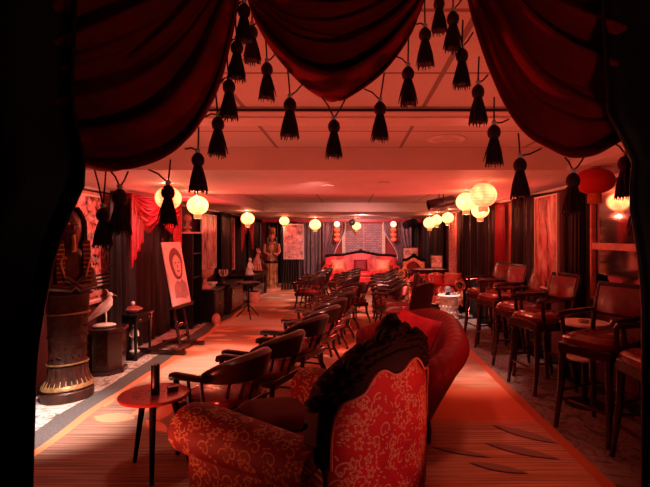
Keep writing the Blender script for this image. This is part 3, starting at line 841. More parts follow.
# tall narrow pictures
RP = art('rose_print', (.16, .03, .04), (.80, .24, .24), (.92, .66, .6), 6.0, 7.0, dist=.5, stretch=.28)
RP2 = art('scarlet_print', (.30, .02, .02), (.70, .12, .10), (.78, .38, .34), 3.4, 3.0, dist=.6)
def banner(label, y0, y1, z0, z1, x, artm, rz=LW, group='tall narrow pictures on the left wall'):
    t = framed('wall_picture', label, 'picture', (x, (y0 + y1) / 2, z0), abs(y1 - y0), z1 - z0, rz, 0, artm, TRIM, .02, group=group)
    return t
banner('tall narrow picture nearest on the left wall with a pale veil and red flowers', 9.3, 10.35, .85, 2.0, XL + .10, RP)
banner('tall narrow picture behind the third left lantern', 11.55, 12.0, .70, 2.0, XL + .10, RP2)
# upright framed poster on the right wall
pr = framed('poster', 'upright framed glossy red poster on the right wall above the third bar stool', 'poster', (XR - .28, 5.32, .95), .62, 1.06, -LW, 0,
       art('glossy_red_print', (.10, .01, .01), (.60, .07, .06), (.90, .52, .46), 5.5, 11.0, dist=.5, stretch=.30), TRIM, .016)
MATS['glossy_red_print'].node_tree.nodes['Principled BSDF'].inputs['Coat Weight'].default_value = 1.0
MATS['glossy_red_print'].node_tree.nodes['Principled BSDF'].inputs['Coat Roughness'].default_value = .04
# mirror on the right wall
t = thing('wall_mirror', 'large framed mirror with a pale cross rail behind the nearest stools', 'mirror', (XR - .06, 4.31, .95), -LW)
MIRM = NT('tinted_mirror'); MIRM.b.inputs['Metallic'].default_value = 1.0; MIRM.b.inputs['Roughness'].default_value = .06
MIRM.put(MIRM.b.inputs['Base Color'], MIRM.ramp(MIRM.noise(MIRM.coord(), 3, 3), [(.4, rgb(.75, .45, .45)), (.6, rgb(.85, .6, .58))]))
MB().box((0, 0, .53), (.78, .012, 1.06)).build('glass', MIRM.m, t)
m = MB()
for (cx, cz, w, h) in ((-.40, .53, .03, 1.10), (.40, .53, .03, 1.10), (0, 1.075, .83, .03), (0, -.015, .83, .03)): m.box((cx, -.01, cz), (w, .04, h))
m.build('frame', PINKP, t, bevel=.004)
MB().box((0, -.016, .50), (.77, .02, .065)).build('cross_rail', PINKP, t, bevel=.004)
# patterned strips of cloth hanging on the right wall
tag(pleats(XR - .18, 10.2, XR - .18, 11.0, .5, 2.05, 3, .025, None, seed=31).build('wall_hanging', art('pink_spotted_cloth', (.45, .10, .10), (.72, .30, .27), (.85, .5, .42), 16, 5, (1, 2)), solid=.006, angle=180), 'pink spotted cloth hanging on the right wall behind the far trio of lanterns', 'wall hanging')
t = thing('wall_hanging', 'red scarf with beaded fringe beside an orange panel on the right wall', 'wall hanging', (XR - .15, 7.42, 2.05), 0)
pleats(0, -.22, 0, .18, -1.3, 0, 3, .02, None, seed=33).build('scarf', VELVET, t, solid=.006, angle=180)
fringe_mb([(-.03, -.2, -1.28), (-.03, 0, -1.3), (-.03, .18, -1.28)], 22, .12).build('fringe', PINKP, t)
tag(MB().box((XR - .06, 7.02, 1.3), (.04, .32, 1.5)).build('wall_panel', mat('orange_varnished_panel', (.42, .10, .04), .3, coat=.4), bevel=.006), 'narrow orange varnished panel on the right wall behind the far stool backs', 'wall panel')

# framed poster standing on an easel at the far left
t = framed('easel_poster', 'white framed red poster on a draped stand in the far left corner', 'poster', (-1.62, 13.5, .88), .58, 1.02, math.radians(8), -.06,
       art('red_figures_print', (.05, .01, .01), (.66, .16, .15), (.85, .5, .45), 7.0, 9.0, dist=.8), TRIM, .03)
m = MB()
for i in range(9):
    x = -.26 + i * .065; m.tube([(x, .06, 0.02), (x * 1.1, .10, -.40), (x * 1.25, .14, -.86)], [.02, .026, .03], 6)
m.build('draped_stand', DARKDRAPE, t)

# ---- tall studio easel with the portrait canvas
e = thing('studio_easel', 'tall mahogany studio easel standing left of the carpet runner', 'easel', (-2.41, 6.43, 0), math.radians(83))
m = MB(); m.box((0, -.16, .06), (.62, .06, .05)); m.build('base_rail', WOODR, e, bevel=.006)
MB().box((0, .16, .06), (.62, .06, .05)).build('base_rail', WOODR, e, bevel=.006)
for s in (-1, 1): MB().box((s * .28, 0, .035), (.055, .62, .045)).build('base_foot', WOODR, e, bevel=.006)
for s in (-1, 1): MB().tube([(s * .13, -.16, .08), (s * .13, .02, 1.0), (s * .11, .12, 1.52)], .022, 8).build('upright', WOODR, e)
for z in (.34, .18): MB().box((0, -.14 + z * .15, z), (.30, .03, .04)).build('cross_bar', WOODR, e, bevel=.004)
MB().box((0, -.105, .60), (.56, .09, .035)).build('canvas_tray', WOODR, e, bevel=.005)
c = thing('portrait_canvas', 'pale portrait canvas leaning on the tall easel on the left', 'painting', (-2.41, 6.43, 0), math.radians(83))
T_ = Matrix.Translation((0, -.118, .62)) @ Matrix.Rotation(-.19, 4, 'X')
def cbox(o, cc, dd, name, mm, **kw):
    b = MB(); b.box(cc, dd); b.v = [tuple(T_ @ Vector(p)) for p in b.v]; return b.build(name, mm, o, **kw)
CAN = mat('rose_primed_canvas', (.82, .46, .42), .7, scale=5, var=.14)
cbox(c, (0, 0, .43), (.50, .022, .86), 'canvas', CAN, bevel=.003)
def blob(o, pts, mm, name, y=-.0135):
    n = len(pts); b = MB(); b.add([(x, y, z) for x, z in pts] + [(x, y + .004, z) for x, z in pts], [tuple(range(n)), tuple(range(2 * n - 1, n - 1, -1))] + [(i, (i + 1) % n, (i + 1) % n + n, i + n) for i in range(n)])
    b.v = [tuple(T_ @ Vector(p)) for p in b.v]; return b.build(name, mm, o, flat=True)
def ell(cx, cz, rx, rz, a0=0, n=26): return [(cx + rx * cos(2 * PI * i / n + a0) * (1 + .08 * sin(6 * PI * i / n)), cz + rz * sin(2 * PI * i / n + a0)) for i in range(n)]
INK = mat('brown_paint', (.22, .05, .045), .6); FLESH = mat('flesh_paint', (.78, .40, .34), .6)
blob(c, ell(.02, .56, .17, .22), INK, 'painted_hair')
blob(c, ell(.03, .53, .105, .15), FLESH, 'painted_face', -.016)
blob(c, [(-.16, .10), (-.13, .26), (-.04, .33), (.03, .30), (.09, .34), (.18, .28), (.22, .12), (.12, .06), (0, .09)], mat('mauve_paint', (.5, .22, .22), .6), 'painted_shoulders')
for (x, z, w, h) in ((-.01, .57, .028, .008), (.075, .57, .028, .008), (.035, .455, .035, .012), (.035, .515, .008, .03)): blob(c, ell(x, z, w, h), INK, 'painted_feature', -.0185)

# ================================================================= LEFT SIDE OBJECTS
# carved Egyptian mummy case
def make_mummy():
    t = thing('mummy_case', 'tall dark carved Egyptian mummy case standing at the left of the opening', 'statue', (-2.70, 4.50, 0), math.radians(50))
    prof = [(.22, 0), (.25, .01), (.25, .075), (.235, .09)]
    MB().lathe([(.001, 0), (.255, 0), (.26, .02), (.26, .085), (.24, .10), (.001, .10)], n=28, sy=.8).build('plinth', BRONZE, t)
    m = MB()
    # fluted foot
    rings = []
    for (r, z) in ((.235, .10), (.245, .14), (.215, .19), (.195, .26), (.19, .32)):
        rings.append([(r * (1 + .045 * abs(sin(10 * a / 1.0))) * cos(a), r * .8 * (1 + .045 * abs(sin(10 * a))) * sin(a), z) for a in [2 * PI * j / 80 for j in range(80)]])
    m.loft(rings); m.build('fluted_foot', BRONZE, t, angle=25)
    body = [(.19, .32), (.20, .36), (.185, .38), (.19, .55), (.20, .75), (.215, .95), (.222, 1.1), (.222, 1.22), (.20, 1.34), (.15, 1.41), (.11, 1.44)]
    MB().lathe(body, n=32, sy=.72).build('body', BRONZE, t)
    MB().lathe([(.10, 1.42), (.105, 1.48), (.13, 1.54), (.14, 1.62), (.13, 1.70), (.09, 1.77), (.03, 1.80), (.001, 1.80)], n=24, sy=.95).build('head', BRONZE, t)
    # striped headcloth: two lappets and a hood
    m = MB()
    rings = []
    for i in range(45):
        z = 1.28 + i * .0125; q = i / 44
        r = (.175 + .02 * sin(PI * q)) * (1 - max(0, q - .72) ** 1.6 * 2.6) + .004 * (1 if i % 4 < 2 else 0)
        rings.append([(r * cos(a), r * .86 * sin(a) + .02, z) for a in [math.radians(-32 + 244 * j / 26) for j in range(27)]] + [((r - .03) * cos(a), (r - .03) * .86 * sin(a) + .02, z) for a in [math.radians(212 - 244 * j / 26) for j in range(27)]])
    m.loft(rings)
    m.build('headcloth', BRONZE, t)
    for s in (-1, 1):
        lp = MB().box((s * .13, -.155, 1.30), (.085, .045, .42), (-.1, 0, 0)); lo = lp.build('lappet', BRONZE, t, bevel=.012)
        st = MB()
        for k in range(9): st.box((s * .13, -.183 + k * .0045 - .012, 1.13 + k * .042), (.08, .010, .012), (-.1, 0, 0))
        st.build('gilt_stripes', GOLDP, lo)
    MB().tube([(0, -.155, 1.56), (0, -.165, 1.48), (0, -.16, 1.40)], [.022, .02, .028], 8).build('beard', GOLDP, t)
    m = MB(); m.ball((0, -.145, 1.63), .02, 8, 6, (.8, 1, 1.4))
    m.build('nose', BRONZE, t)
    for s in (-1, 1):
        MB().ball((s * .045, -.128, 1.665), .016, 10, 6, (1.5, .6, .7)).build('eye', GOLDP, t)
        MB().ball((s * .145, -.01, 1.62), .03, 8, 6, (.4, .8, 1.3)).build('ear', BRONZE, t)
    MB().ball((0, -.14, 1.575), .02, 10, 6, (1.5, .6, .45)).build('mouth', BRONZE, t)
    # crossed arms
    for s in (-1, 1):
        MB().tube([(s * .20, -.06, 1.22), (s * .205, -.14, 1.08), (s * .05, -.205, 1.06), (-s * .10, -.20, 1.16)], [.05, .045, .037, .030], 10).build('arm', BRONZE, t)
    MB().tube([(-.10, -.21, 1.16), (-.14, -.20, 1.30), (-.12, -.215, 1.37), (-.09, -.225, 1.34)], .012, 8).build('crook', GOLDP, t)
    MB().tube([(.10, -.21, 1.16), (.15, -.19, 1.33)], .012, 8).build('flail', GOLDP, t)
    # bands and carved signs
    for z, r in ((.345, .205), (.60, .197), (.82, .218), (1.0, .246)):
        MB().tube([(r * cos(a), r * .735 * sin(a), z) for a in [2 * PI * j / 36 for j in range(37)]], .009, 6, cap=False).build('relief_band', GOLDP if z in (.345, .82) else BRONZE, t)
    MB().lathe([(.232, .105), (.262, .12), (.25, .15), (.235, .16)], n=40, sy=.81).build('gilt_foot_ring', GOLDP, t)
    rnd = random.Random(5)
    for row in range(6):
        for k in range(7):
            a = math.radians(-150 + k * 20); z = .42 + row * .09; r = .196 + .03 * (z - .4)
            w = rnd.choice([(.035, .008), (.010, .04), (.022, .022), (.03, .012)])
            MB().box((r * cos(a), r * .73 * sin(a), z), (w[0], .014, w[1]), (0, rnd.uniform(-.6, .6), a + PI / 2)).build('carved_sign', BRONZE, t, bevel=.002)
    m = MB()
    for i in range(26):
        a = 2 * PI * i / 26; m.tube([(.21 * cos(a), .21 * .8 * sin(a), .20), (.248 * cos(a), .248 * .8 * sin(a), .135)], [.006, .012], 6)
    m.build('beaded_hem', GOLDP, t)
    return t
mc = make_mummy(); mc.scale = (.88, .88, 1.0)

# eight-sided pedestal with the white bird
def octo(t, r, z0, z1, m_, name, r2=None):
    r2 = r2 or r
    MB().loft([[(q * cos(PI / 4 * j + PI / 8), q * sin(PI / 4 * j + PI / 8), z) for j in range(8)] for q, z in ((r, z0), (r2, z1))]).build(name, m_, t, bevel=.004, flat=True)
t = thing('octagonal_pedestal', 'mahogany eight-sided pedestal under the white bird', 'pedestal', (-2.80, 5.38, 0), .2)
octo(t, .235, 0, .05, WOODR, 'plinth'); octo(t, .215, .05, .475, WOODR, 'body'); octo(t, .245, .475, .515, WOODR, 'top')
t = thing('bird_figurine', 'white ceramic bird with a long drooping tail on the eight-sided pedestal', 'figurine', (-2.79, 5.34, .515), math.radians(25))
MB().ball((0, 0, .02), .10, 14, 8, (1.25, .8, .3)).build('rock_base', CREAMP, t)
MB().tube([(-.26, 0, .03), (-.19, 0, .075), (-.12, 0, .13), (-.06, 0, .18), (0, 0, .225), (.04, 0, .27), (.055, 0, .315), (.05, 0, .345)], [.010, .016, .028, .045, .058, .05, .032, .022], 14).build('body', WHITEP, t)
MB().ball((.055, 0, .365), .030, 12, 8, (1.15, .9, .95)).build('head', WHITEP, t)
MB().tube([(.078, 0, .365), (.105, 0, .360), (.13, 0, .345)], [.009, .005, .002], 6).build('beak', BRASS, t)
MB().tube([(.04, 0, .385), (.03, 0, .415), (.01, 0, .43)], [.006, .004, .002], 6).build('crest', WHITEP, t)
for s in (-1, 1):
    MB().tube([(.04, s * .045, .26), (-.03, s * .055, .20), (-.12, s * .03, .13)], [.022, .035, .008], 8).build('wing', WHITEP, t)
    MB().tube([(.01, s * .02, .19), (.02, s * .02, .10), (.02, s * .02, .04)], [.012, .006, .006], 6).build('leg', WHITEP, t)

# dark console table with ornaments behind the pedestal
t = thing('console_table', 'small black console table between the pedestal and the easel', 'table', (-2.78, 6.02, 0), math.radians(88))
MB().box((0, 0, .56), (.46, .34, .03)).build('top', BLACK, t, bevel=.006)
MB().box((0, 0, .50), (.42, .29, .09)).build('apron', BLACK, t, bevel=.004)
MB().box((0, 0, .06), (.42, .30, .03)).build('shelf', BLACK, t, bevel=.005)
for sx in (-1, 1):
    for sy in (-1, 1): MB().lathe([(.02, 0), (.026, .05), (.016, .1), (.022, .28), (.016, .45), (.024, .5), (.022, .545)], (sx * .19, sy * .13, 0), 12).build('leg', BLACK, t)
for s in (-1, 1): MB().ball((s * .12, -.155, .50), .011, 10, 8).build('knob', BRASS, t)
t = thing('covered_dish', 'round red covered dish on the black console table', 'dish', (-2.78, 6.02, .575))
MB().lathe([(.001, 0), (.06, 0), (.07, .01), (.11, .03), (.118, .045), (.11, .05)], n=24).build('bowl', PINKP, t)
l = MB().lathe([(.112, .05), (.09, .07), (.04, .085), (.015, .09), (.001, .09)], n=24).build('lid', mat('dull_red_glaze', (.35, .07, .06), .25, coat=.5), t)
MB().ball((0, 0, .115), .026, 12, 8).build('knob', PEARL, l)
t = thing('standing_figurine', 'small pale standing figurine on the shelf under the black console table', 'figurine', (-2.74, 5.98, .075))
MB().lathe([(.001, 0), (.06, 0), (.065, .015), (.045, .03), (.001, .03)], n=16).build('base', CREAMP, t)
MB().lathe([(.035, .03), (.042, .08), (.03, .16), (.04, .22), (.045, .27), (.018, .30), (.015, .31)], n=14, sy=.7).build('robe', CREAMP, t)
MB().ball((0, 0, .34), .027, 12, 8, (.9, .95, 1.1)).build('head', CREAMP, t)
for s in (-1, 1): MB().tube([(s * .042, 0, .265), (s * .055, -.02, .21), (s * .02, -.045, .20)], [.014, .012, .009], 8).build('arm', CREAMP, t)

# shelf unit with the bust
t = thing('shelf_unit', 'black narrow shelf unit on the left wall carrying a pale bust', 'shelf unit', (-2.78, 8.05, 0))
bust_z = 1.62
MB().box((0, 0, 1.605), (.36, .50, .03)).build('top', mat('rose_marble', (.70, .38, .34), .3), t, bevel=.004)
for s in (-1, 1): MB().box((0, s * .235, .795), (.34, .025, 1.59)).build('side_panel', BLACK, t)
MB().box((-.165, 0, .795), (.012, .45, 1.59)).build('back_panel', BLACK, t)
for z in (.05, .45, .85, 1.25): MB().box((0, 0, z), (.32, .445, .02)).build('shelf', BLACK, t)
t = thing('portrait_bust', 'pale terracotta bust of a head on top of the black shelf unit', 'bust', (-2.76, 7.98, bust_z), .9)
MB().lathe([(.001, 0), (.055, 0), (.05, .02), (.03, .03), (.035, .045)], n=18).build('socle', PINKP, t)
MB().lathe([(.035, .045), (.085, .06), (.07, .09), (.036, .11), (.036, .15)], n=18, sy=.65).build('shoulders', PINKP, t)
MB().lathe([(.03, .14), (.045, .16), (.062, .19), (.068, .225), (.062, .26), (.035, .287), (.001, .295)], n=18, sy=1.15).build('head', PINKP, t)
MB().ball((0, -.075, .205), .012, 8, 6, (.8, 1.3, 1.5)).build('nose', PINKP, t)
MB().ball((0, .02, .235), .068, 12, 8, (1.04, 1.05, .95)).build('hair', PINKP, t)
for (z, r, lab, mm) in ((1.26, .05, 'small pinkish round jar on the upper shelf of the black unit', PINKP), (.86, .06, 'round jar on the middle shelf of the black unit', GOLDP)):
    t = thing('jar', lab, 'jar', (-2.72, 7.95, z))
    MB().lathe([(.001, 0), (r * .6, 0), (r, r * .6), (r, r * 1.3), (r * .6, r * 1.9), (r * .65, r * 2.1), (.001, r * 2.1)], n=18).build('body', mm, t)
    MB().ball((0, 0, r * 2.25), r * .3, 10, 6).build('stopper', mm, t)

# chest and cabinet with the urn
t = thing('wooden_chest', 'big black wooden chest with a mahogany end left of the round stand', 'chest', (-2.66, 9.75, 0))
MB().box((0, 0, .30), (.62, 1.05, .54)).build('body', BLACK, t, bevel=.01)
MB().box((0, 0, .585), (.66, 1.09, .035)).build('lid', BLACK, t, bevel=.008)
MB().box((.0, -.535, .30), (.56, .02, .48)).build('end_panel', WOODR, t, bevel=.004)
MB().box((.322, 0, .30), (.02, .95, .44)).build('front_panel', WOODR, t, bevel=.004)
MB().box((.338, -.40, .44), (.012, .07, .09)).build('lock_plate', BRASS, t)
t = thing('ornate_candelabrum', 'ornate silver ornament standing on the black chest', 'ornament', (-2.52, 9.35, .603))
MB().lathe([(.001, 0), (.07, 0), (.06, .02), (.02, .04), (.015, .10), (.03, .14), (.012, .2), (.01, .36)], n=14).build('stem', BRONZE, t)
for i in range(6):
    a = PI * i / 3; MB().tube([(0, 0, .15), (.06 * cos(a), .06 * sin(a), .16), (.09 * cos(a), .09 * sin(a), .22), (.08 * cos(a), .08 * sin(a), .28)], .010, 6).build('arm', CREAMP, t)
t = thing('side_cabinet', 'low black cabinet under the terracotta urn', 'cabinet', (-2.70, 8.70, 0))
MB().box((0, 0, .29), (.55, .62, .54)).build('body', BLACK, t, bevel=.008)
MB().box((0, 0, .575), (.60, .67, .03)).build('top', BLACK, t, bevel=.006)
for s in (-1, 1):
    d = MB().box((.283, s * .15, .29), (.016, .28, .46)).build('door', BLACK, t, bevel=.004)
    MB().ball((.297, s * .035, .31), .012, 8, 6).build('knob', BRASS, d)
t = thing('urn', 'terracotta pedestal urn with a wide bowl on the low black cabinet', 'urn', (-2.66, 8.62, .59))
MB().lathe([(.001, 0), (.13, 0), (.13, .02), (.08, .05), (.04, .11), (.035, .17), (.05, .19)], n=24).build('foot', PINKP, t)
MB().lathe([(.04, .18), (.10, .21), (.155, .27), (.165, .33), (.175, .34), (.175, .355), (.15, .35), (.13, .30), (.001, .25)], n=28).build('bowl', PINKP, t)
t = thing('white_bowl', 'white bowl beside the terracotta urn', 'bowl', (-2.60, 8.88, .59))
MB().lathe([(.001, 0), (.04, 0), (.05, .02), (.09, .07), (.095, .09), (.085, .085), (.001, .03)], n=22).build('body', WHITEP, t)
t = thing('head_sculpture', 'small pale carved ornament shaped as a head lying on the carpet below the urn', 'ornament', (-2.32, 8.15, 0))
MB().ball((0, 0, .105), .085, 14, 10, (.9, 1, 1.2)).build('head', PINKP, t)
MB().ball((.035, -.08, .09), .02, 8, 6).build('nose', PINKP, t)
MB().lathe([(.001, 0), (.06, 0), (.05, .04)], n=14).build('neck', PINKP, t)

# round pedestal stand on the runner
t = thing('round_stand', 'slender three-legged stand with a small dark round top on the runner', 'table', (-1.92, 8.90, 0))
MB().lathe([(.001, .655), (.21, .655), (.225, .665), (.22, .68), (.001, .68)], n=32).build('top', BLACK, t)
MB().tube([(0, 0, .30), (0, 0, .66)], .014, 10).build('pole', BLACK, t)
MB().tube([(0, 0, .12), (0, 0, .32)], .02, 10).build('collar', BLACK, t)
for i in range(3):
    a = math.radians(-70 + 120 * i); MB().tube([(0, 0, .26), (.24 * cos(a), .24 * sin(a), .01)], .010, 8).build('leg', BLACK, t)

# bench with cat statue and pot, tall gilded figure
t = thing('low_bench', 'low dark bench along the left wall carrying the statues', 'bench', (-2.55, 11.9, 0))
MB().box((0, 0, .60), (.62, 1.9, .05)).build('top', BLACK, t, bevel=.008)
MB().box((.0, 0, .53), (.54, 1.8, .09)).build('apron', BLACK, t)
for sx in (-1, 1):
    for sy in (-1, 1): MB().lathe([(.03, 0), (.035, .1), (.025, .3), (.035, .49)], (sx * .25, sy * .86, 0), 12).build('leg', BLACK, t)
t = thing('cat_statue', 'upright golden-pink seated cat statue on the low bench', 'statue', (-2.38, 12.05, .625), math.radians(60))
MB().box((0, 0, .02), (.22, .30, .04)).build('plinth', BRONZE, t, bevel=.004)
MB().tube([(0, .08, .05), (0, .07, .16), (0, .02, .30), (0, -.02, .40), (0, -.03, .46)], [.095, .10, .075, .052, .042], 16).build('body', PINKP, t)
MB().ball((0, -.045, .515), .058, 14, 10, (.9, 1.05, .9)).build('head', PINKP, t)
MB().ball((0, -.10, .50), .024, 10, 6).build('muzzle', PINKP, t)
for s in (-1, 1):
    MB().tube([(s * .033, -.03, .55), (s * .042, -.02, .62)], [.024, .003], 8).build('ear', PINKP, t)
    MB().tube([(s * .04, -.03, .32), (s * .04, -.07, .18), (s * .04, -.09, .05)], [.03, .02, .018], 8).build('front_leg', PINKP, t)
    MB().ball((s * .07, .05, .11), .06, 10, 8, (.6, 1.2, 1.0)).build('haunch', PINKP, t)
MB().tube([(0, .15, .06), (.10, .12, .055), (.12, 0, .05), (.10, -.08, .05)], [.016, .015, .012, .008], 6).build('tail', PINKP, t)
for (x, y, z, s, lab, mm) in ((-2.42, 11.35, .625, 1.0, 'pale kneeling figurine at the near end of the low bench', CREAMP), (-2.40, 12.6, .625, 1.1, 'small bronze figurine behind the cat statue', BRONZE)):
    t = thing('kneeling_figurine', lab, 'figurine', (x, y, z), 1.0)
    MB().lathe([(.001, 0), (.11, 0), (.11, .03), (.001, .03)], n=16).build('base', mm, t)
    MB().tube([(0, .02, .03), (0, .02, .12), (0, 0, .22), (0, 0, .30)], [.09, .08, .055, .035], 14).build('body', mm, t)
    MB().ball((0, -.01, .35), .045, 12, 8, (.9, 1, 1.1)).build('head', mm, t)
    for q in (-1, 1): MB().tube([(q * .055, 0, .25), (q * .08, -.04, .16), (q * .05, -.09, .13)], [.02, .017, .013], 8).build('arm', mm, t)
    t.scale = (s, s, s)
t = thing('ceramic_drum', 'squat pinkish pot standing on the carpet under the low bench', 'pot', (-2.25, 10.95, 0))
MB().lathe([(.001, 0), (.12, 0), (.13, .03), (.16, .06), (.17, .16), (.15, .22), (.16, .25), (.15, .26), (.001, .24)], n=24).build('body', PINKP, t)
MB().lathe([(.13, .255), (.14, .27), (.10, .28), (.001, .285)], n=24).build('lid', BLACK, t)

def idol():
    t = thing('gilded_figure', 'life-size gilded robed figure statue standing in the far left', 'statue', (-2.22, 13.35, 0), math.radians(20))
    MB().lathe([(.001, 0), (.26, 0), (.26, .05), (.22, .07), (.001, .07)], n=24).build('base', PINKP, t)
    rings = []
    for (r, z, s) in ((.19, .07, .8), (.17, .2, .8), (.16, .5, .75), (.17, .8, .7), (.15, .98, .62), (.18, 1.15, .6), (.20, 1.28, .55), (.17, 1.36, .5), (.06, 1.42, .8), (.055, 1.46, .9)):
        rings.append([(r * (1 + .06 * sin(12 * a) * (z < 1)) * cos(a), r * s * (1 + .06 * sin(12 * a) * (z < 1)) * sin(a), z) for a in [2 * PI * j / 48 for j in range(48)]])
    AG = mat('antique_gilding', (.30, .14, .06), .4, metal=.4, scale=8, var=.9, bump=.5)
    MB().loft(rings).build('robe', AG, t)
    MB().lathe([(.05, 1.44), (.075, 1.49), (.085, 1.55), (.08, 1.61), (.05, 1.66), (.001, 1.67)], n=18, sy=1.1).build('head', PINKP, t)
    MB().ball((0, -.095, 1.55), .014, 8, 6, (.8, 1, 1.5)).build('nose', PINKP, t)
    MB().lathe([(.095, 1.58), (.11, 1.62), (.10, 1.70), (.12, 1.76), (.04, 1.79), (.001, 1.79)], n=18).build('headdress', AG, t)
    for s in (-1, 1):
        MB().tube([(s * .18, 0, 1.32), (s * .22, -.02, 1.10), (s * .12, -.14, 1.02), (s * .02, -.16, 1.06)], [.05, .042, .036, .03], 10).build('arm', PINKP, t)
        MB().box((s * .12, -.02, 1.38), (.07, .10, .30)).build('headcloth_side', BLACK, t, bevel=.02)
    MB().lathe([(.17, .78), (.185, .80), (.185, .84), (.17, .86)], n=24, sy=.72).build('belt', BLACK, t)
idol()
# ================================================================= NEAR SIDE TABLE
t = thing('side_table', 'small round red-topped side table with three dark tapering legs at front left', 'table', (-1.275, 3.06, 0))
RT = NT('red_lacquer_top')
co = RT.coord(); sp = RT.n('ShaderNodeSeparateXYZ'); RT.put(sp.inputs[0], co)
rd = RT.math('SQRT', RT.math('ADD', RT.math('MULTIPLY', sp.outputs[0], sp.outputs[0]), RT.math('MULTIPLY', sp.outputs[1], sp.outputs[1])))
orn = RT.math('GREATER_THAN', RT.noise(co, 22, 3, 2.5), .5)
inner = RT.math('LESS_THAN', rd, .14)
RT.put(RT.b.inputs['Base Color'], RT.mix(RT.math('MULTIPLY', orn, inner), rgb(.30, .035, .028), rgb(.05, .008, .008)))
RT.b.inputs['Roughness'].default_value = .3
MB().lathe([(.001, .500), (.195, .500), (.214, .508), (.218, .520), (.214, .528), (.001, .528)], n=48).build('top', RT.m, t)
MB().lathe([(.001, .478), (.13, .478), (.14, .486), (.14, .50), (.001, .50)], n=32).build('under_plate', WOOD, t)
for (fx, fy) in ((-.20, .16), (.045, -.145), (.17, .17)):
    MB().tube([(fx * .52, fy * .52, .49), (fx, fy, 0.004)], [.022, .013], 12).build('leg', WOOD, t)
t = thing('pillar_candle', 'tall black pillar candle standing on the round side table', 'candle', (-1.255, 3.03, .529))
MB().lathe([(.001, 0), (.026, 0), (.027, .004), (.027, .186), (.024, .192), (.016, .186), (.001, .184)], n=28).build('wax', BLACK, t)
for s in (-1, 1): MB().ball((s * .010, -.01, .192), .006, 8, 6).build('highlight_dot', PEARL, t)  # white dots stand in for two tiny highlights at the top
t = thing('small_box', 'small dark trinket box on the right of the round side table top', 'box', (-1.165, 3.09, .529), .5)
MB().box((0, 0, .014), (.065, .042, .028)).build('body', DARKLEATHER, t, bevel=.004)
MB().box((0, 0, .031), (.068, .045, .008)).build('lid', DARKLEATHER, t, bevel=.003)

# ================================================================= BROCADE ARMCHAIR
BRX = brocade('red_gold_brocade_back', (0, 2), 1.0)
BRY = brocade('red_gold_brocade_arm', (1, 2, 0), .92, base=(.10, .003, .005), gold=(.32, .21, .10))  # arm cloth darker than the back, its shade put into the base colour
t = thing('brocade_armchair', 'big red and gold brocade armchair with black carved crest seen from behind at front', 'armchair', (-.139, 2.55, 0), math.radians(-128.7))
def yb(x): return .43 - .10 * min(1.25, abs(x) / .43) ** 4
OUT = [(-.445, .60), (-.445, .70), (-.435, .83), (-.405, .92), (-.35, .98), (-.29, 1.02), (-.22, 1.055), (-.14, 1.055), (-.08, 1.07), (-.04, 1.12), (0, 1.145)]
INN = [(-.405, .56), (-.405, .66), (-.395, .76), (-.365, .83), (-.31, .848), (-.255, .865), (-.205, .912), (-.155, .938), (-.105, .93), (-.05, .902), (0, .893)]
OUTF = OUT + [(-x, z) for x, z in reversed(OUT[:-1])]
INF = INN + [(-x, z) for x, z in reversed(INN[:-1])]
def dens(p, k=5): return [tuple(lerp_path(p, i / (len(p) * k))) for i in range(len(p) * k + 1)]
OD, ID = dens(OUTF), dens(INF)
fr = MB().strip(OD, ID, lambda x: yb(x) - .045, lambda x: yb(x) + .045).build('crest_frame', WOOD, t, bevel=.012)
# carved work: scrolls, leaves and beads along the crest
m = MB(); rnd = random.Random(4)
N = len(OD)
for i in range(4, N - 4, 5):
    x, z = OD[i]; xi, zi = ID[i]
    if z < .84: continue
    k = .5 + .5 * sin(i * 1.1)
    m.ball((x, yb(x), z - .012), .026 + .014 * k, 12, 8, (1.25, 1.3, .9))
for i in range(6, N - 6, 4):
    x, z = OD[i]; xi, zi = ID[i]
    for f in (.3, .6):
        px, pz = x + (xi - x) * f, z + (zi - z) * f
        m.ball((px, yb(px) + .045, pz), .020, 10, 6, (1.5, .35, .7)); m.ball((px, yb(px) - .045, pz), .02, 8, 6, (1.2, .35, .9))
m.build('carved_beads', WOOD, fr)
for s in (-1, 1):
    for (cx, cz, r0, turns) in ((.09, 1.07, .045, 1.5), (.20, 1.035, .038, 1.4), (.31, .98, .034, 1.4), (.40, .89, .03, 1.3)):
        pts = []
        for k in range(22):
            a = k / 21 * turns * 2 * PI; r = r0 * (1 - .75 * k / 21)
            pts.append((s * (cx + r * cos(a)), yb(cx) + .02, cz + r * sin(a)))
        MB().tube(pts, [.016 - .008 * k / 21 for k in range(22)], 6).build('carved_scroll', WOOD, fr)
m = MB()
for a in (-50, -25, 0, 25, 50):
    q = math.radians(a)
    m.tube([(0, yb(0), 1.10), (.05 * sin(q), yb(0) + .015, 1.10 + .045 * cos(q)), (.078 * sin(q), yb(0), 1.10 + .078 * cos(q))], [.016, .022, .006], 8)
m.ball((0, yb(0) + .03, 1.12), .035, 12, 8)
m.build('carved_shell', WOOD, fr)
# upholstered back
low = [(x * .97, .10) for x, z in ID]
def panel(name, off, bul, mm, zlo):
    def fn(u, v):
        x, z = lerp_path(ID, u)
        zz = zlo + (z + .012 - zlo) * v
        e = sin(PI * u) ** .5 * sin(PI * min(1, v * .96 + .02)) ** .5
        xx = x * (1 - .05 * (1 - v)) if v < .9 else x
        return (xx, yb(x) + off + bul * e, zz)
    return MB().grid(fn, 60, 30).build(name, mm, t, solid=.012, angle=180)
panel('back_panel', .022, .030, BRX, .10)
panel('inner_back', -.03, -.07, BRY, .30)
MB().tube([(x, yb(x) + .050, z - .004) for x, z in ID], .0065, 6).build('piping', mat('gilt_piping', (.45, .15, .08), .5), t)
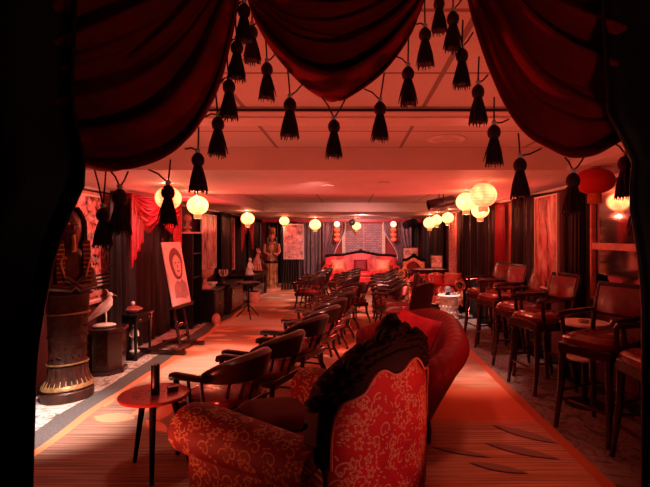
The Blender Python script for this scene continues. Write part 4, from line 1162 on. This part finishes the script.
# seat
MB().box((0, -.04, .22), (.74, .88, .18)).build('seat_base', BRY, t, bevel=.03)
o = cushion_mb(.56, .74, .12, dome=.3).build('seat_cushion', BRY, t, loc=(0, -.14, .30))
# arms: rolled, sloping slightly to the back
for s in (-1, 1):
    rings = []
    prof = []
    for k in range(30):
        a = 2 * PI * k / 30
        prof.append((cos(a), sin(a)))
    ys = [.34, .2, .05, -.1, -.25, -.40, -.52, -.59, -.62, -.63]
    for i, y in enumerate(ys):
        f = i / (len(ys) - 1)
        r = (.105 + .045 * min(1, f * 1.2)) * (1 if i < 6 else (1, .97, .88, .70, .45)[min(4, i - 5)] if i > 5 else 1)
        top = .655 + .0 * f
        cx = s * (.42 + .03 * f); cz = .655 - (.105 + .045 * min(1, f * 1.2))
        rings.append([(cx + r * p * 1.0, y, cz + r * q) for p, q in prof])
    MB().loft(rings).build('arm', BRY, t, angle=60)
    # outer side panel below the roll
    rings = []
    for y, w in ((.36, .05), (.2, .055), (0, .06), (-.3, .065), (-.48, .06), (-.54, .03)):
        x0 = s * (.44 + .02 * (.36 - y))
        rings.append([(x0 - w, y, .56), (x0 + w, y, .56), (x0 + w * .9, y, .35), (x0 + w * .7, y, .14), (x0 - w * .7, y, .14)])
    MB().loft(rings).build('side_panel', BRY, t, bevel=.01)
MB().box((0, -.05, .125), (.82, .90, .05)).build('base_rail', WOOD, t, bevel=.01)
for sx in (-1, 1):
    for (y, q) in ((-.46, -1), (.34, 1)):
        MB().tube([(sx * .36, y, .12), (sx * .39, y + q * .02, .07), (sx * .385, y + q * .03, .03), (sx * .40, y + q * .045, .004)], [.04, .032, .02, .024], 10).build('leg', WOOD, t)
t = thing('throw_pillow', 'dark red throw pillow lying on the brocade armchair seat', 'cushion', (0, 0, 0))
pw = pillow_mb(.40, .36, .13, 14).build('cover', mat('wine_dark_velvet', (.06, .002, .004), .7, spec=.2), t); pw.rotation_euler = (.15, .1, .5)
t.location = (-.42, 2.74, .50)

# ================================================================= RED VELVET SOFA
t = thing('velvet_sofa', 'deep red velvet tub sofa with a rolled back behind the brocade armchair', 'sofa', (0, 0, 0))
# U-shaped shell: path on the floor and flared path on top; seat opens towards -X
base = [(.12, 3.62, 0), (.30, 3.46, 0), (.50, 3.46, 0), (.62, 3.60, 0), (.66, 3.85, 0), (.67, 4.15, 0), (.66, 4.45, 0), (.62, 4.68, 0), (.50, 4.80, 0), (.30, 4.80, 0), (.12, 4.66, 0)]
topc = [(.06, 3.42, .60), (.28, 3.24, .62), (.60, 3.18, .69), (.84, 3.38, .785), (.92, 3.75, .83), (.95, 4.15, .85), (.92, 4.55, .835), (.80, 4.86, .80), (.56, 5.0, .745), (.28, 4.98, .66), (.06, 4.86, .60)]
nU = 300
rings = []
cen = Vector((.15, 4.13, 0))
for i in range(nU + 1):
    u = i / nU
    b = Vector(lerp_path(base, u)); p = Vector(lerp_path(topc, u))
    ub = min(1, u + .01); ua = max(0, u - .01)
    tg = Vector(lerp_path(topc, ub)) - Vector(lerp_path(topc, ua)); tg.z = 0; tg.normalize()
    nout = Vector((tg.y, -tg.x, 0))
    if nout.dot(p - cen) < 0: nout = -nout
    pleat = .010 * abs(sin(u * PI * 34)) ** .5
    th = .10
    ring = []
    # outside face from the floor up, over the roll, down the inside
    z0 = .14
    for (f, o_) in ((0, .0), (.25, .0), (.5, .0), (.75, .0), (.9, .01)):
        q = b.lerp(Vector((p.x, p.y, 0)), f ** 1.05); ring.append(q + nout * o_ + Vector((0, 0, z0 + (p.z - .12 - z0) * f)))
    for k in range(9):
        a = math.radians(-35 + 215 * k / 8)
        ring.append(p - nout * .085 + nout * ((.085 + pleat) * cos(a)) + Vector((0, 0, -.09 + (.09 + pleat) * sin(a))))
    inner = p - nout * .19
    for f in (.8, .5, .2, 0):
        q = (b - nout * .15).lerp(Vector((inner.x, inner.y, 0)), f); ring.append(q + nout * pleat * -.8 + Vector((0, 0, z0 + (p.z - .16 - z0) * f)))
    rings.append([tuple(x) for x in ring])
MB().loft(rings).build('back_and_arms', VELVET, t, angle=70)
o = cushion_mb(1.05, .56, .16, dome=.12).build('seat_cushion', VELVET, t, loc=(.20, 4.13, .30), rot=(0, 0, PI / 2))
MB().box((.24, 4.13, .215), (.60, 1.1, .17)).build('seat_base', VELVET, t, bevel=.02)
for (x, y) in ((.56, 3.55), (.56, 4.72), (.14, 3.70), (.14, 4.56)):
    MB().tube([(x, y, .17), (x + .02, y - .02 * (1 if y < 4 else -1), .08), (x + .02, y - .04 * (1 if y < 4 else -1), .004)], [.045, .036, .024], 10).build('leg', BLACK, t)
PILR = mat('bright_red_velvet_cover', (.48, .008, .022), .55, scale=14, spec=.3)
for (loc, rot, sz, lab) in (((.50, 3.86, .69), (1.15, .12, -.9), .46, 'bright red velvet cushion leaning in the near corner of the velvet sofa'),
                            ((.30, 3.62, .58), (1.0, .2, -.5), .34, 'small dark red velvet cushion against the near arm of the velvet sofa'),
                            ((.50, 4.55, .60), (1.2, 0, -1.6), .40, 'red velvet cushion at the far end of the velvet sofa')):
    t = thing('sofa_cushion', lab, 'cushion', loc, 0, 'cushions on the velvet sofa'); t.rotation_euler = rot
    pillow_mb(sz, sz, .15, 16).build('cover', PILR, t)

# ================================================================= CLUB CHAIRS
def make_club():
    t = thing('club_chair', 'x', 'chair')
    MB().box((0, -.01, .345), (.50, .48, .07)).build('seat_frame', WOODR, t, bevel=.015)
    cushion_mb(.50, .49, .075, dome=.45).build('seat', SEATLEATHER, t, loc=(0, -.02, .375))
    # curved leather back pad
    rings = []
    n = 34
    for i in range(n + 1):
        a = math.radians(-8 + 196 * i / n)          # from the right side round the rear to the left
        e = sin(math.radians(180 * i / n))
        x, y = .275 * cos(a), .03 + .255 * sin(a)
        top = .60 + .155 * max(0, e) ** .75; bot = .57 - .01 * max(0, e) ** .8
        nx, ny = cos(a), sin(a)
        w = .020 + .022 * e
        fl = .035 * e
        r = []
        for (dx, z) in ((-w, bot), (-w * 1.3, bot + (top - bot) * .35), (-w * 1.2, bot + (top - bot) * .8), (-w * .4, top + .008), (w * .6, top + .008), (w * 1.35, top - .02), (w * 1.1, bot + (top - bot) * .5), (w * .8, bot)):
            q = dx + fl * (z - bot) / .25
            r.append((x + nx * q, y + ny * q, z))
        rings.append(r)
    MB().loft(rings).build('backrest', DARKLEATHER, t, angle=55)
    for s in (-1, 1):
        a_ = MB().tube([(s * .285, .03, .590), (s * .290, -.10, .592), (s * .285, -.22, .590), (s * .270, -.275, .575), (s * .268, -.285, .555)], [.026, .028, .030, .028, .018], 10, flat=1.0).build('arm', WOODR, t)
        MB().tube([(s * .275, -.235, .58), (s * .262, -.235, .50), (s * .245, -.225, .40)], [.020, .026, .022], 10).build('arm_post', WOODR, a_)
        MB().tube([(s * .278, .0, .58), (s * .255, .0, .40)], [.012, .015], 8).build('arm_spindle', WOODR, a_)
        MB().tube([(s * .275, -.12, .58), (s * .255, -.12, .40)], [.012, .015], 8).build('arm_spindle', WOODR, a_)
    for i in range(5):
        a = math.radians(40 + 25 * i)
        MB().tube([(.262 * cos(a), .03 + .25 * sin(a), .55), (.235 * cos(a), .21 * sin(a), .37)], [.012, .016], 8).build('spindle', WOODR, t)
    for s in (-1, 1):
        for (y0, y1) in ((-.20, -.235), (.19, .27)):
            l = MB().tube([(s * .215, y0, .345), (s * .225, y0 * 1.02, .20), (s * .25, y1, .045)], [.026, .021, .016], 10).build('leg', WOODR, t)
            MB().ball((s * .25, y1, .024), .023, 10, 8, (.7, 1, 1)).build('caster', BLACK, l)
    for s in (-1, 1):
        MB().tube([(s * .228, -.21, .17), (s * .230, .215, .17)], .011, 8).build('stretcher', WOODR, t)
    MB().tube([(-.228, 0, .17), (.228, 0, .17)], .011, 8).build('stretcher', WOODR, t)
    return t
club0 = make_club(); club_used = False
R = math.radians
def club(x, y, deg, lab, grp):
    o = club_at(x, y, deg, lab, grp); o.scale = (.95, .95, .97)
    return o
def club_at(x, y, deg, lab, grp):
    global club_used
    if not club_used:
        club_used = True; club0.location = (x, y, 0); club0.rotation_euler = (0, 0, R(deg)); club0['label'] = lab; club0['group'] = grp; return club0
    return dup(club0, (x, y, 0), R(deg), lab, grp)
G1 = 'leather club chairs in the left row facing the runner'
club(-.92, 3.46, -112, 'leather club chair nearest the round side table, first of the left row', G1)
club(-.73, 4.12, -112, 'leather club chair second in the left row behind the nearest one', G1)
club(-.56, 4.95, -113, 'leather club chair third in the left row, just above the brocade arm', G1)
club(-.45, 5.62, -113, 'leather club chair fourth in the left row', G1)
club(-.37, 6.32, -115, 'leather club chair fifth in the left row with a glossy red seat', G1)
club(-.28, 7.02, -115, 'leather club chair sixth in the left row', G1)
club(-.2, 7.74, -118, 'leather club chair seventh and last of the left row', G1)
G2 = 'leather club chairs clustered before the far sofa'
FAR = (((-.85, 9.9), (-.82, 10.65), (-.80, 11.4), (-.78, 12.15)), ((-.12, 9.95), (-.10, 10.7), (-.08, 11.45), (-.06, 12.2)))
nm = ['nearest', 'second', 'third', 'farthest']
club(.02, 8.45, -150, 'lone leather club chair seen from behind in the middle of the aisle', G2)
for r_, deg in enumerate((-112, -108)):
    for i, (x, yy) in enumerate(FAR[r_]):
        lab = 'leather club chair, %s of the file running towards the %s of the far sofa' % (nm[i], 'left end' if r_ == 0 else 'middle')
        club(x, yy, deg + 4 * (i % 3), lab, G2)

# high-backed side chairs in the right column
def make_side():
    t = thing('side_chair', 'x', 'chair')
    MB().box((0, 0, .40), (.46, .46, .07)).build('seat_frame', WOODR, t, bevel=.01)
    cushion_mb(.47, .46, .06, dome=.4).build('seat', SEATLEATHER, t, loc=(0, -.01, .43))
    rings = []
    for (z, y, w) in ((.44, .215, .20), (.60, .235, .215), (.80, .265, .225), (.92, .285, .215), (.955, .29, .19)):
        rings.append([(x, y + dy + .02 * (x / .22) ** 2 * -1, z + (.02 * (1 - (x / w) ** 2) if z > .93 else 0)) for x, dy in [(-w, -.025), (-w * .5, -.032), (0, -.035), (w * .5, -.032), (w, -.025), (w, .02), (w * .5, .025), (0, .028), (-w * .5, .025), (-w, .02)]])
    MB().loft(rings).build('backrest', MATTLEATHER, t, bevel=.006)
    for s in (-1, 1):
        MB().tube([(s * .20, -.20, .40), (s * .205, -.205, .2), (s * .20, -.21, .004)], [.022, .02, .014], 8).build('leg', WOODR, t)
        MB().tube([(s * .19, .20, .40), (s * .195, .23, .2), (s * .20, .27, .004)], [.022, .02, .014], 8).build('leg', WOODR, t)
    m = MB()
    for k in range(11): m.ball((-.19 + .038 * k, .298 - .004 * abs(k - 5), .93), .006, 6, 4)
    m.build('nailheads', BRASS, t)
    return t
side0 = make_side()
G3 = 'high-backed side chairs in the right column'
for i, (x, y, dg, lab) in enumerate(((.60, 5.36, -125, 'high-backed dark leather side chair directly behind the velvet sofa, backrest nearest'), (.72, 6.15, -95, 'high-backed side chair second behind the velvet sofa'),
        (.76, 6.85, -95, 'high-backed side chair third behind the velvet sofa'), (.80, 7.52, -94, 'high-backed side chair fourth behind the velvet sofa'))):
    if i == 0: side0.location = (x, y, 0); side0.scale = (1.05, 1, 1.06); side0.rotation_euler = (0, 0, R(dg)); side0['label'] = lab; side0['group'] = G3
    else: dup(side0, (x, y, 0), R(dg), lab, G3, scale=(1, 1, 1))
G4 = 'leather club chairs in the right column'
for i, (x, y) in enumerate(((.70, 8.2), (.72, 8.92), (.74, 9.64), (.76, 10.36), (.80, 11.08), (.84, 11.8))):
    club(x, y, -105, 'leather club chair, %s of the right column beyond the side chairs' % ('nearest', 'second', 'third', 'fourth', 'fifth', 'farthest')[i], G4)

# ================================================================= FAR SOFA AND ITS NEIGHBOURS
def settee(name, label, loc, rz, w, mat_, h=1.0, dep=.85, arms=True, crest=True, panels=3, cat='sofa'):
    t = thing(name, label, cat, loc, rz)
    MB().box((0, 0, .24), (w - .10, dep - .08, .20)).build('seat_base', mat_, t, bevel=.03)
    sw = (w - .34) / panels
    for i in range(panels): cushion_mb(sw - .01, dep - .25, .13, dome=.3).build('seat_cushion', mat_, t, loc=(-(w - .34) / 2 + sw * (i + .5), -.07, .335))
    ztop = h - .07
    def zt(x):
        q = x / (w / 2); return ztop - .16 * abs(q) ** 3 + .035 * cos(q * PI * 2)
    rings = []
    for i in range(41):
        x = -w / 2 + .06 + (w - .12) * i / 40; z1 = zt(x)
        tf = .022 * abs(sin(PI * i / 40 * panels * 2.0)) ** .7
        rings.append([(x, dep / 2 - .02, .14), (x, dep / 2 - .30, .34), (x, dep / 2 - .26 - tf, .48), (x, dep / 2 - .22 - tf, (z1 + .48) / 2 + .02), (x, dep / 2 - .17, z1 - .01), (x, dep / 2 - .06, z1), (x, dep / 2 - .02, z1 - .05)])
    MB().loft(rings).build('back', mat_, t, angle=60)
    if crest:
        m = MB(); pts = [(-w / 2 + .05 + (w - .1) * i / 60, dep / 2 - .10, zt(-w / 2 + .05 + (w - .1) * i / 60) + .02) for i in range(61)]
        m.tube(pts, [.042 + .014 * abs(sin(i * .9)) for i in range(61)], 8)
        for i in range(0, 61, 3): m.ball((pts[i][0], pts[i][1], pts[i][2] + .022), .024, 8, 6)
        for k in (-2, -1, 0, 1, 2): m.tube([(0, dep / 2 - .1, zt(0) + .03), (.05 * k * .8, dep / 2 - .1, zt(0) + .13 - abs(k) * .022)], [.03, .010], 8)
        m.build('carved_crest', WOOD, t)
    if arms:
        for s in (-1, 1):
            m = MB(); m.tube([(s * (w / 2 - .09), dep / 2 - .1, .60), (s * (w / 2 - .09), 0, .58), (s * (w / 2 - .09), -dep / 2 + .06, .56)], [.09, .095, .11], 16)
            a_ = m.build('arm', mat_, t)
            MB().box((s * (w / 2 - .09), 0, .33), (.12, dep - .16, .40)).build('arm_side', mat_, a_, bevel=.02)
            MB().tube([(s * (w / 2 - .09) + .06 * cos(q) * (1 - k / 18), -dep / 2 + .045, .56 + .06 * sin(q) * (1 - k / 18)) for k, q in [(k, k * .6) for k in range(16)]], .012, 6).build('arm_scroll', WOOD, a_)
    MB().box((0, -dep / 2 + .06, .15), (w - .14, .04, .07)).build('front_rail', WOOD, t, bevel=.01)
    for sx in (-1, 1):
        for sy in (-1, 1): MB().tube([(sx * (w / 2 - .12), sy * (dep / 2 - .10), .16), (sx * (w / 2 - .09), sy * (dep / 2 - .08), .08), (sx * (w / 2 - .08), sy * (dep / 2 - .06), .004)], [.035, .025, .02], 8).build('leg', WOOD, t)
    return t
BRF = brocade('scarlet_brocade', (0, 2), .5, base=(.60, .04, .03), gold=(.75, .30, .16))
TUFT = mat('scarlet_tufted_fabric', (.50, .018, .018), .5, scale=5, var=.6)
settee('carved_sofa', 'long scarlet sofa with a black carved crest against the far wall', (.33, 14.35, 0), 0, 2.30, TUFT, 1.06, .85, panels=3)
BROWNC = mat('orange_brocade', (.66, .20, .09), .5, scale=22, var=.5)
for (x, mm, lab, rz) in ((-.35, BROWNC, 'round orange cushion left on the far sofa', .2), (.32, VELVET, 'dark square cushion in the middle of the far sofa', 0), (1.0, BROWNC, 'orange patterned cushion right on the far sofa', -.2)):
    t = thing('sofa_cushion', lab, 'cushion', (x, 14.22, .66), rz, 'cushions on the far sofa'); t.rotation_euler = (1.25, 0, rz)
    pillow_mb(.42, .38, .14, 12).build('cover', mm, t)
t = settee('upholstered_armchair', 'orange and red armchair right of the far sofa', (1.68, 12.6, 0), R(-14), .70, BROWNC, 1.0, .8, panels=1, cat='armchair')
t = thing('round_cushion', 'round dark red cushion on the orange armchair right of the far sofa', 'cushion', (1.66, 12.42, .72)); t.rotation_euler = (1.2, 0, -.2)
MB().ball((0, 0, 0), .17, 18, 10, (1, 1, .45)).build('cover', VELVET, t)
t = framed('framed_picture', 'pale framed picture propped up behind the orange armchair', 'picture', (1.72, 13.35, .88), .46, .36, 0, -.1, art('rose_landscape_print', (.25, .08, .07), (.62, .3, .26), (.8, .5, .44), 5, 4), WOODR, .03)
MB().tube([(-.16, .03, .0), (-.20, .14, -.87)], .016, 6).build('stand_leg', BLACK, t); MB().tube([(.16, .03, .0), (.20, .14, -.87)], .016, 6).build('stand_leg', BLACK, t); MB().tube([(0, .03, .1), (0, .35, -.85)], .014, 6).build('stand_leg', BLACK, t)

# right-hand brocade sofa facing the runner with pillows, drum table before it
BRS = brocade('gold_scroll_brocade', (0, 2), .42, base=(.45, .05, .03), gold=(1.0, .62, .30))
t = settee('brocade_sofa', 'red brocade sofa with gold scrolls behind the white drum table', (1.80, 9.85, 0), R(-12), 1.16, BRS, .80, .80, panels=2, crest=False)
for (x, y, z, sz, rz, lab) in ((1.50, 10.02, .62, .30, .2, 'left scarlet pillow on the brocade sofa'), (1.84, 9.95, .62, .30, -.1, 'middle scarlet pillow on the brocade sofa'), (2.14, 9.83, .64, .36, -.5, 'right salmon pillow on the brocade sofa')):
    t = thing('throw_pillow', lab, 'cushion', (x, y, z), 0, 'pillows on the brocade sofa'); t.rotation_euler = (1.2, 0, rz)
    pillow_mb(sz, sz * .85, .16, 12).build('cover', mat('salmon_satin', (.75, .16, .12), .4, scale=10) if 'salmon' in lab else TUFT, t)
t = thing('drum_table', 'white carved cylindrical drum table lit brightly in front of the brocade sofa', 'table', (1.86, 8.85, 0))
MB().lathe([(.001, 0), (.19, 0), (.19, .03), (.165, .05), (.165, .40), (.18, .42), (.001, .42)], n=40).build('body', WHITEP, t)
MB().lathe([(.001, .42), (.205, .42), (.215, .432), (.205, .448), (.001, .448)], n=40).build('top', WHITEP, t)
m = MB()
for i in range(14):
    a = 2 * PI * i / 14
    for z in (.12, .23, .34): m.ball((.166 * cos(a + z * 3), .166 * sin(a + z * 3), z), .025, 8, 6, (.8, .8, 1.3))
m.build('carving', CREAMP, t)
t = thing('glass_ball', 'glass ball on a dark stand on the white drum table', 'ornament', (1.83, 8.80, .448))
MB().lathe([(.001, 0), (.05, 0), (.045, .02), (.03, .035), (.038, .05), (.001, .045)], n=18).build('stand', WOOD, t)
MB().ball((0, 0, .105), .062, 20, 12).build('ball', GLASSB, t)
t = thing('small_dish', 'low glass dish beside the ball on the white drum table', 'dish', (1.97, 8.86, .448))
MB().lathe([(.001, 0), (.03, 0), (.06, .03), (.058, .035), (.001, .012)], n=18).build('body', GLASSB, t)
# table with papers behind the brocade sofa
t = thing('writing_table', 'dark table scattered with pale papers beyond the brocade sofa', 'table', (1.93, 11.6, 0))
MB().box((0, 0, .72), (1.0, .6, .04)).build('top', WOODR, t, bevel=.008)
MB().box((0, 0, .66), (.9, .5, .08)).build('apron', WOODR, t)
for sx in (-1, 1):
    for sy in (-1, 1): MB().tube([(sx * .44, sy * .24, .66), (sx * .44, sy * .24, 0.004)], [.03, .02], 8).build('leg', WOODR, t)
for i, (x, y, a, lab) in enumerate(((-.28, -.1, .3, 'left sheet of pale paper on the dark far table'), (-.05, -.15, -.3, 'middle sheet of pale paper on the dark far table'), (.2, -.12, .1, 'right sheet of pale paper on the dark far table'))):
    tag(MB().box((0, 0, .002), (.21, .29, .004)).build('paper_sheet', WHITEP, None, loc=(1.98 + x, 11.6 + y, .741), rot=(0, 0, a)), lab, 'paper', 'papers on the far table')
t = framed('tabletop_frame', 'small tilted framed picture standing on the dark far table', 'picture', (2.16, 11.72, .742), .30, .34, R(-8), -.15, MATS['rose_landscape_print'], WOODR, .025)

# ================================================================= BAR STOOLS
def make_stool():
    t = thing('bar_stool', 'x', 'bar stool')
    # front towards -Y
    MB().box((0, 0, .655), (.45, .43, .085)).build('seat_frame', WOODR, t, bevel=.012)
    cushion_mb(.47, .44, .075, dome=.35, p=5).build('seat', SEATLEATHER, t, loc=(0, -.01, .69))
    for s in (-1, 1):
        MB().tube([(s * .195, -.185, .66), (s * .205, -.195, .35), (s * .225, -.235, .004)], [.030, .026, .018], 10).build('leg', WOODR, t)
        MB().tube([(s * .190, .180, .66), (s * .200, .195, .35), (s * .220, .245, .004)], [.030, .026, .018], 10).build('leg', WOODR, t)
    for (a, b) in (((-.212, -.21, .24), (.212, -.21, .24)), ((-.212, .21, .30), (.212, .21, .30)), ((-.21, -.21, .30), (-.21, .215, .30)), ((.21, -.21, .30), (.21, .215, .30))):
        MB().tube([a, b], .012, 8).build('footrest' if a[1] < 0 and b[1] < 0 else 'stretcher', WOODR, t)
    f = MB()
    for s in (-1, 1): f.tube([(s * .205, .19, .66), (s * .205, .225, .90), (s * .205, .30, 1.14)], [.020, .020, .018], 8)
    f.box((0, .302, 1.145), (.42, .035, .035), (-.15, 0, 0)); f.box((0, .23, .905), (.40, .03, .03), (-.15, 0, 0))
    f.build('back_frame', WOODR, t, bevel=.004)
    rings = []
    for (z, y) in ((.915, .235), (1.0, .25), (1.08, .272), (1.13, .29)):
        rings.append([(x, y + d, z) for x, d in ((-.185, -.012), (-.1, -.032), (0, -.036), (.1, -.032), (.185, -.012), (.185, .012), (0, .022), (-.185, .012))])
    MB().loft(rings).build('back_pad', SEATLEATHER, t, angle=60)
    for s in (-1, 1):
        a_ = MB().tube([(s * .215, .215, .93), (s * .232, .10, .925), (s * .240, -.08, .92), (s * .230, -.19, .915), (s * .225, -.215, .895)], [.018, .022, .024, .026, .014], 8).build('arm', WOODR, t)
        MB().tube([(s * .232, -.15, .915), (s * .225, -.145, .80), (s * .215, -.13, .68)], [.016, .020, .018], 8).build('arm_post', WOODR, a_)
    return t
stool0 = make_stool()
G5 = 'red leather bar stools lined up on the right'
ST = ((2.01, 6.98, -78, 'farthest red leather bar stool of the right row'), (2.02, 6.36, -76, 'second farthest red leather bar stool of the right row'),
      (1.99, 5.46, -78, 'third red leather bar stool from the far end, under the framed poster'), (1.965, 4.83, -76, 'fourth red leather bar stool from the far end, beside the runner edge'),
      (1.98, 3.72, -62, 'second nearest bar stool with a broad dark backrest before the mirror'), (2.08, 3.08, -88, 'nearest bar stool in deep shadow at the right edge'))
for i, (x, y, dg, lab) in enumerate(ST):
    if i == 0: stool0.location = (x, y, 0); stool0.rotation_euler = (0, 0, R(dg)); stool0['label'] = lab; stool0['group'] = G5
    else: dup(stool0, (x, y, 0), R(dg), lab, G5)
t = thing('pub_table', 'small round pale-topped pub table between the bar stools before the mirror', 'table', (2.16, 4.33, 0))
MB().lathe([(.001, .735), (.20, .735), (.21, .745), (.205, .76), (.001, .76)], n=32).build('top', CREAMP, t)
MB().tube([(0, 0, .03), (0, 0, .735)], [.03, .022], 12).build('pole', BLACK, t)
MB().lathe([(.001, 0), (.17, 0), (.17, .015), (.04, .04), (.001, .04)], n=28).build('base', BLACK, t)
MB().lathe([(.001, .42), (.15, .42), (.155, .43), (.15, .44), (.001, .44)], n=28).build('lower_shelf', CREAMP, t)
t = thing('dark_ashtray', 'small dark dish on the pale pub table', 'dish', (2.13, 4.28, .76))
MB().lathe([(.001, 0), (.04, 0), (.05, .02), (.045, .025), (.001, .01)], n=18).build('body', GLASSB, t)
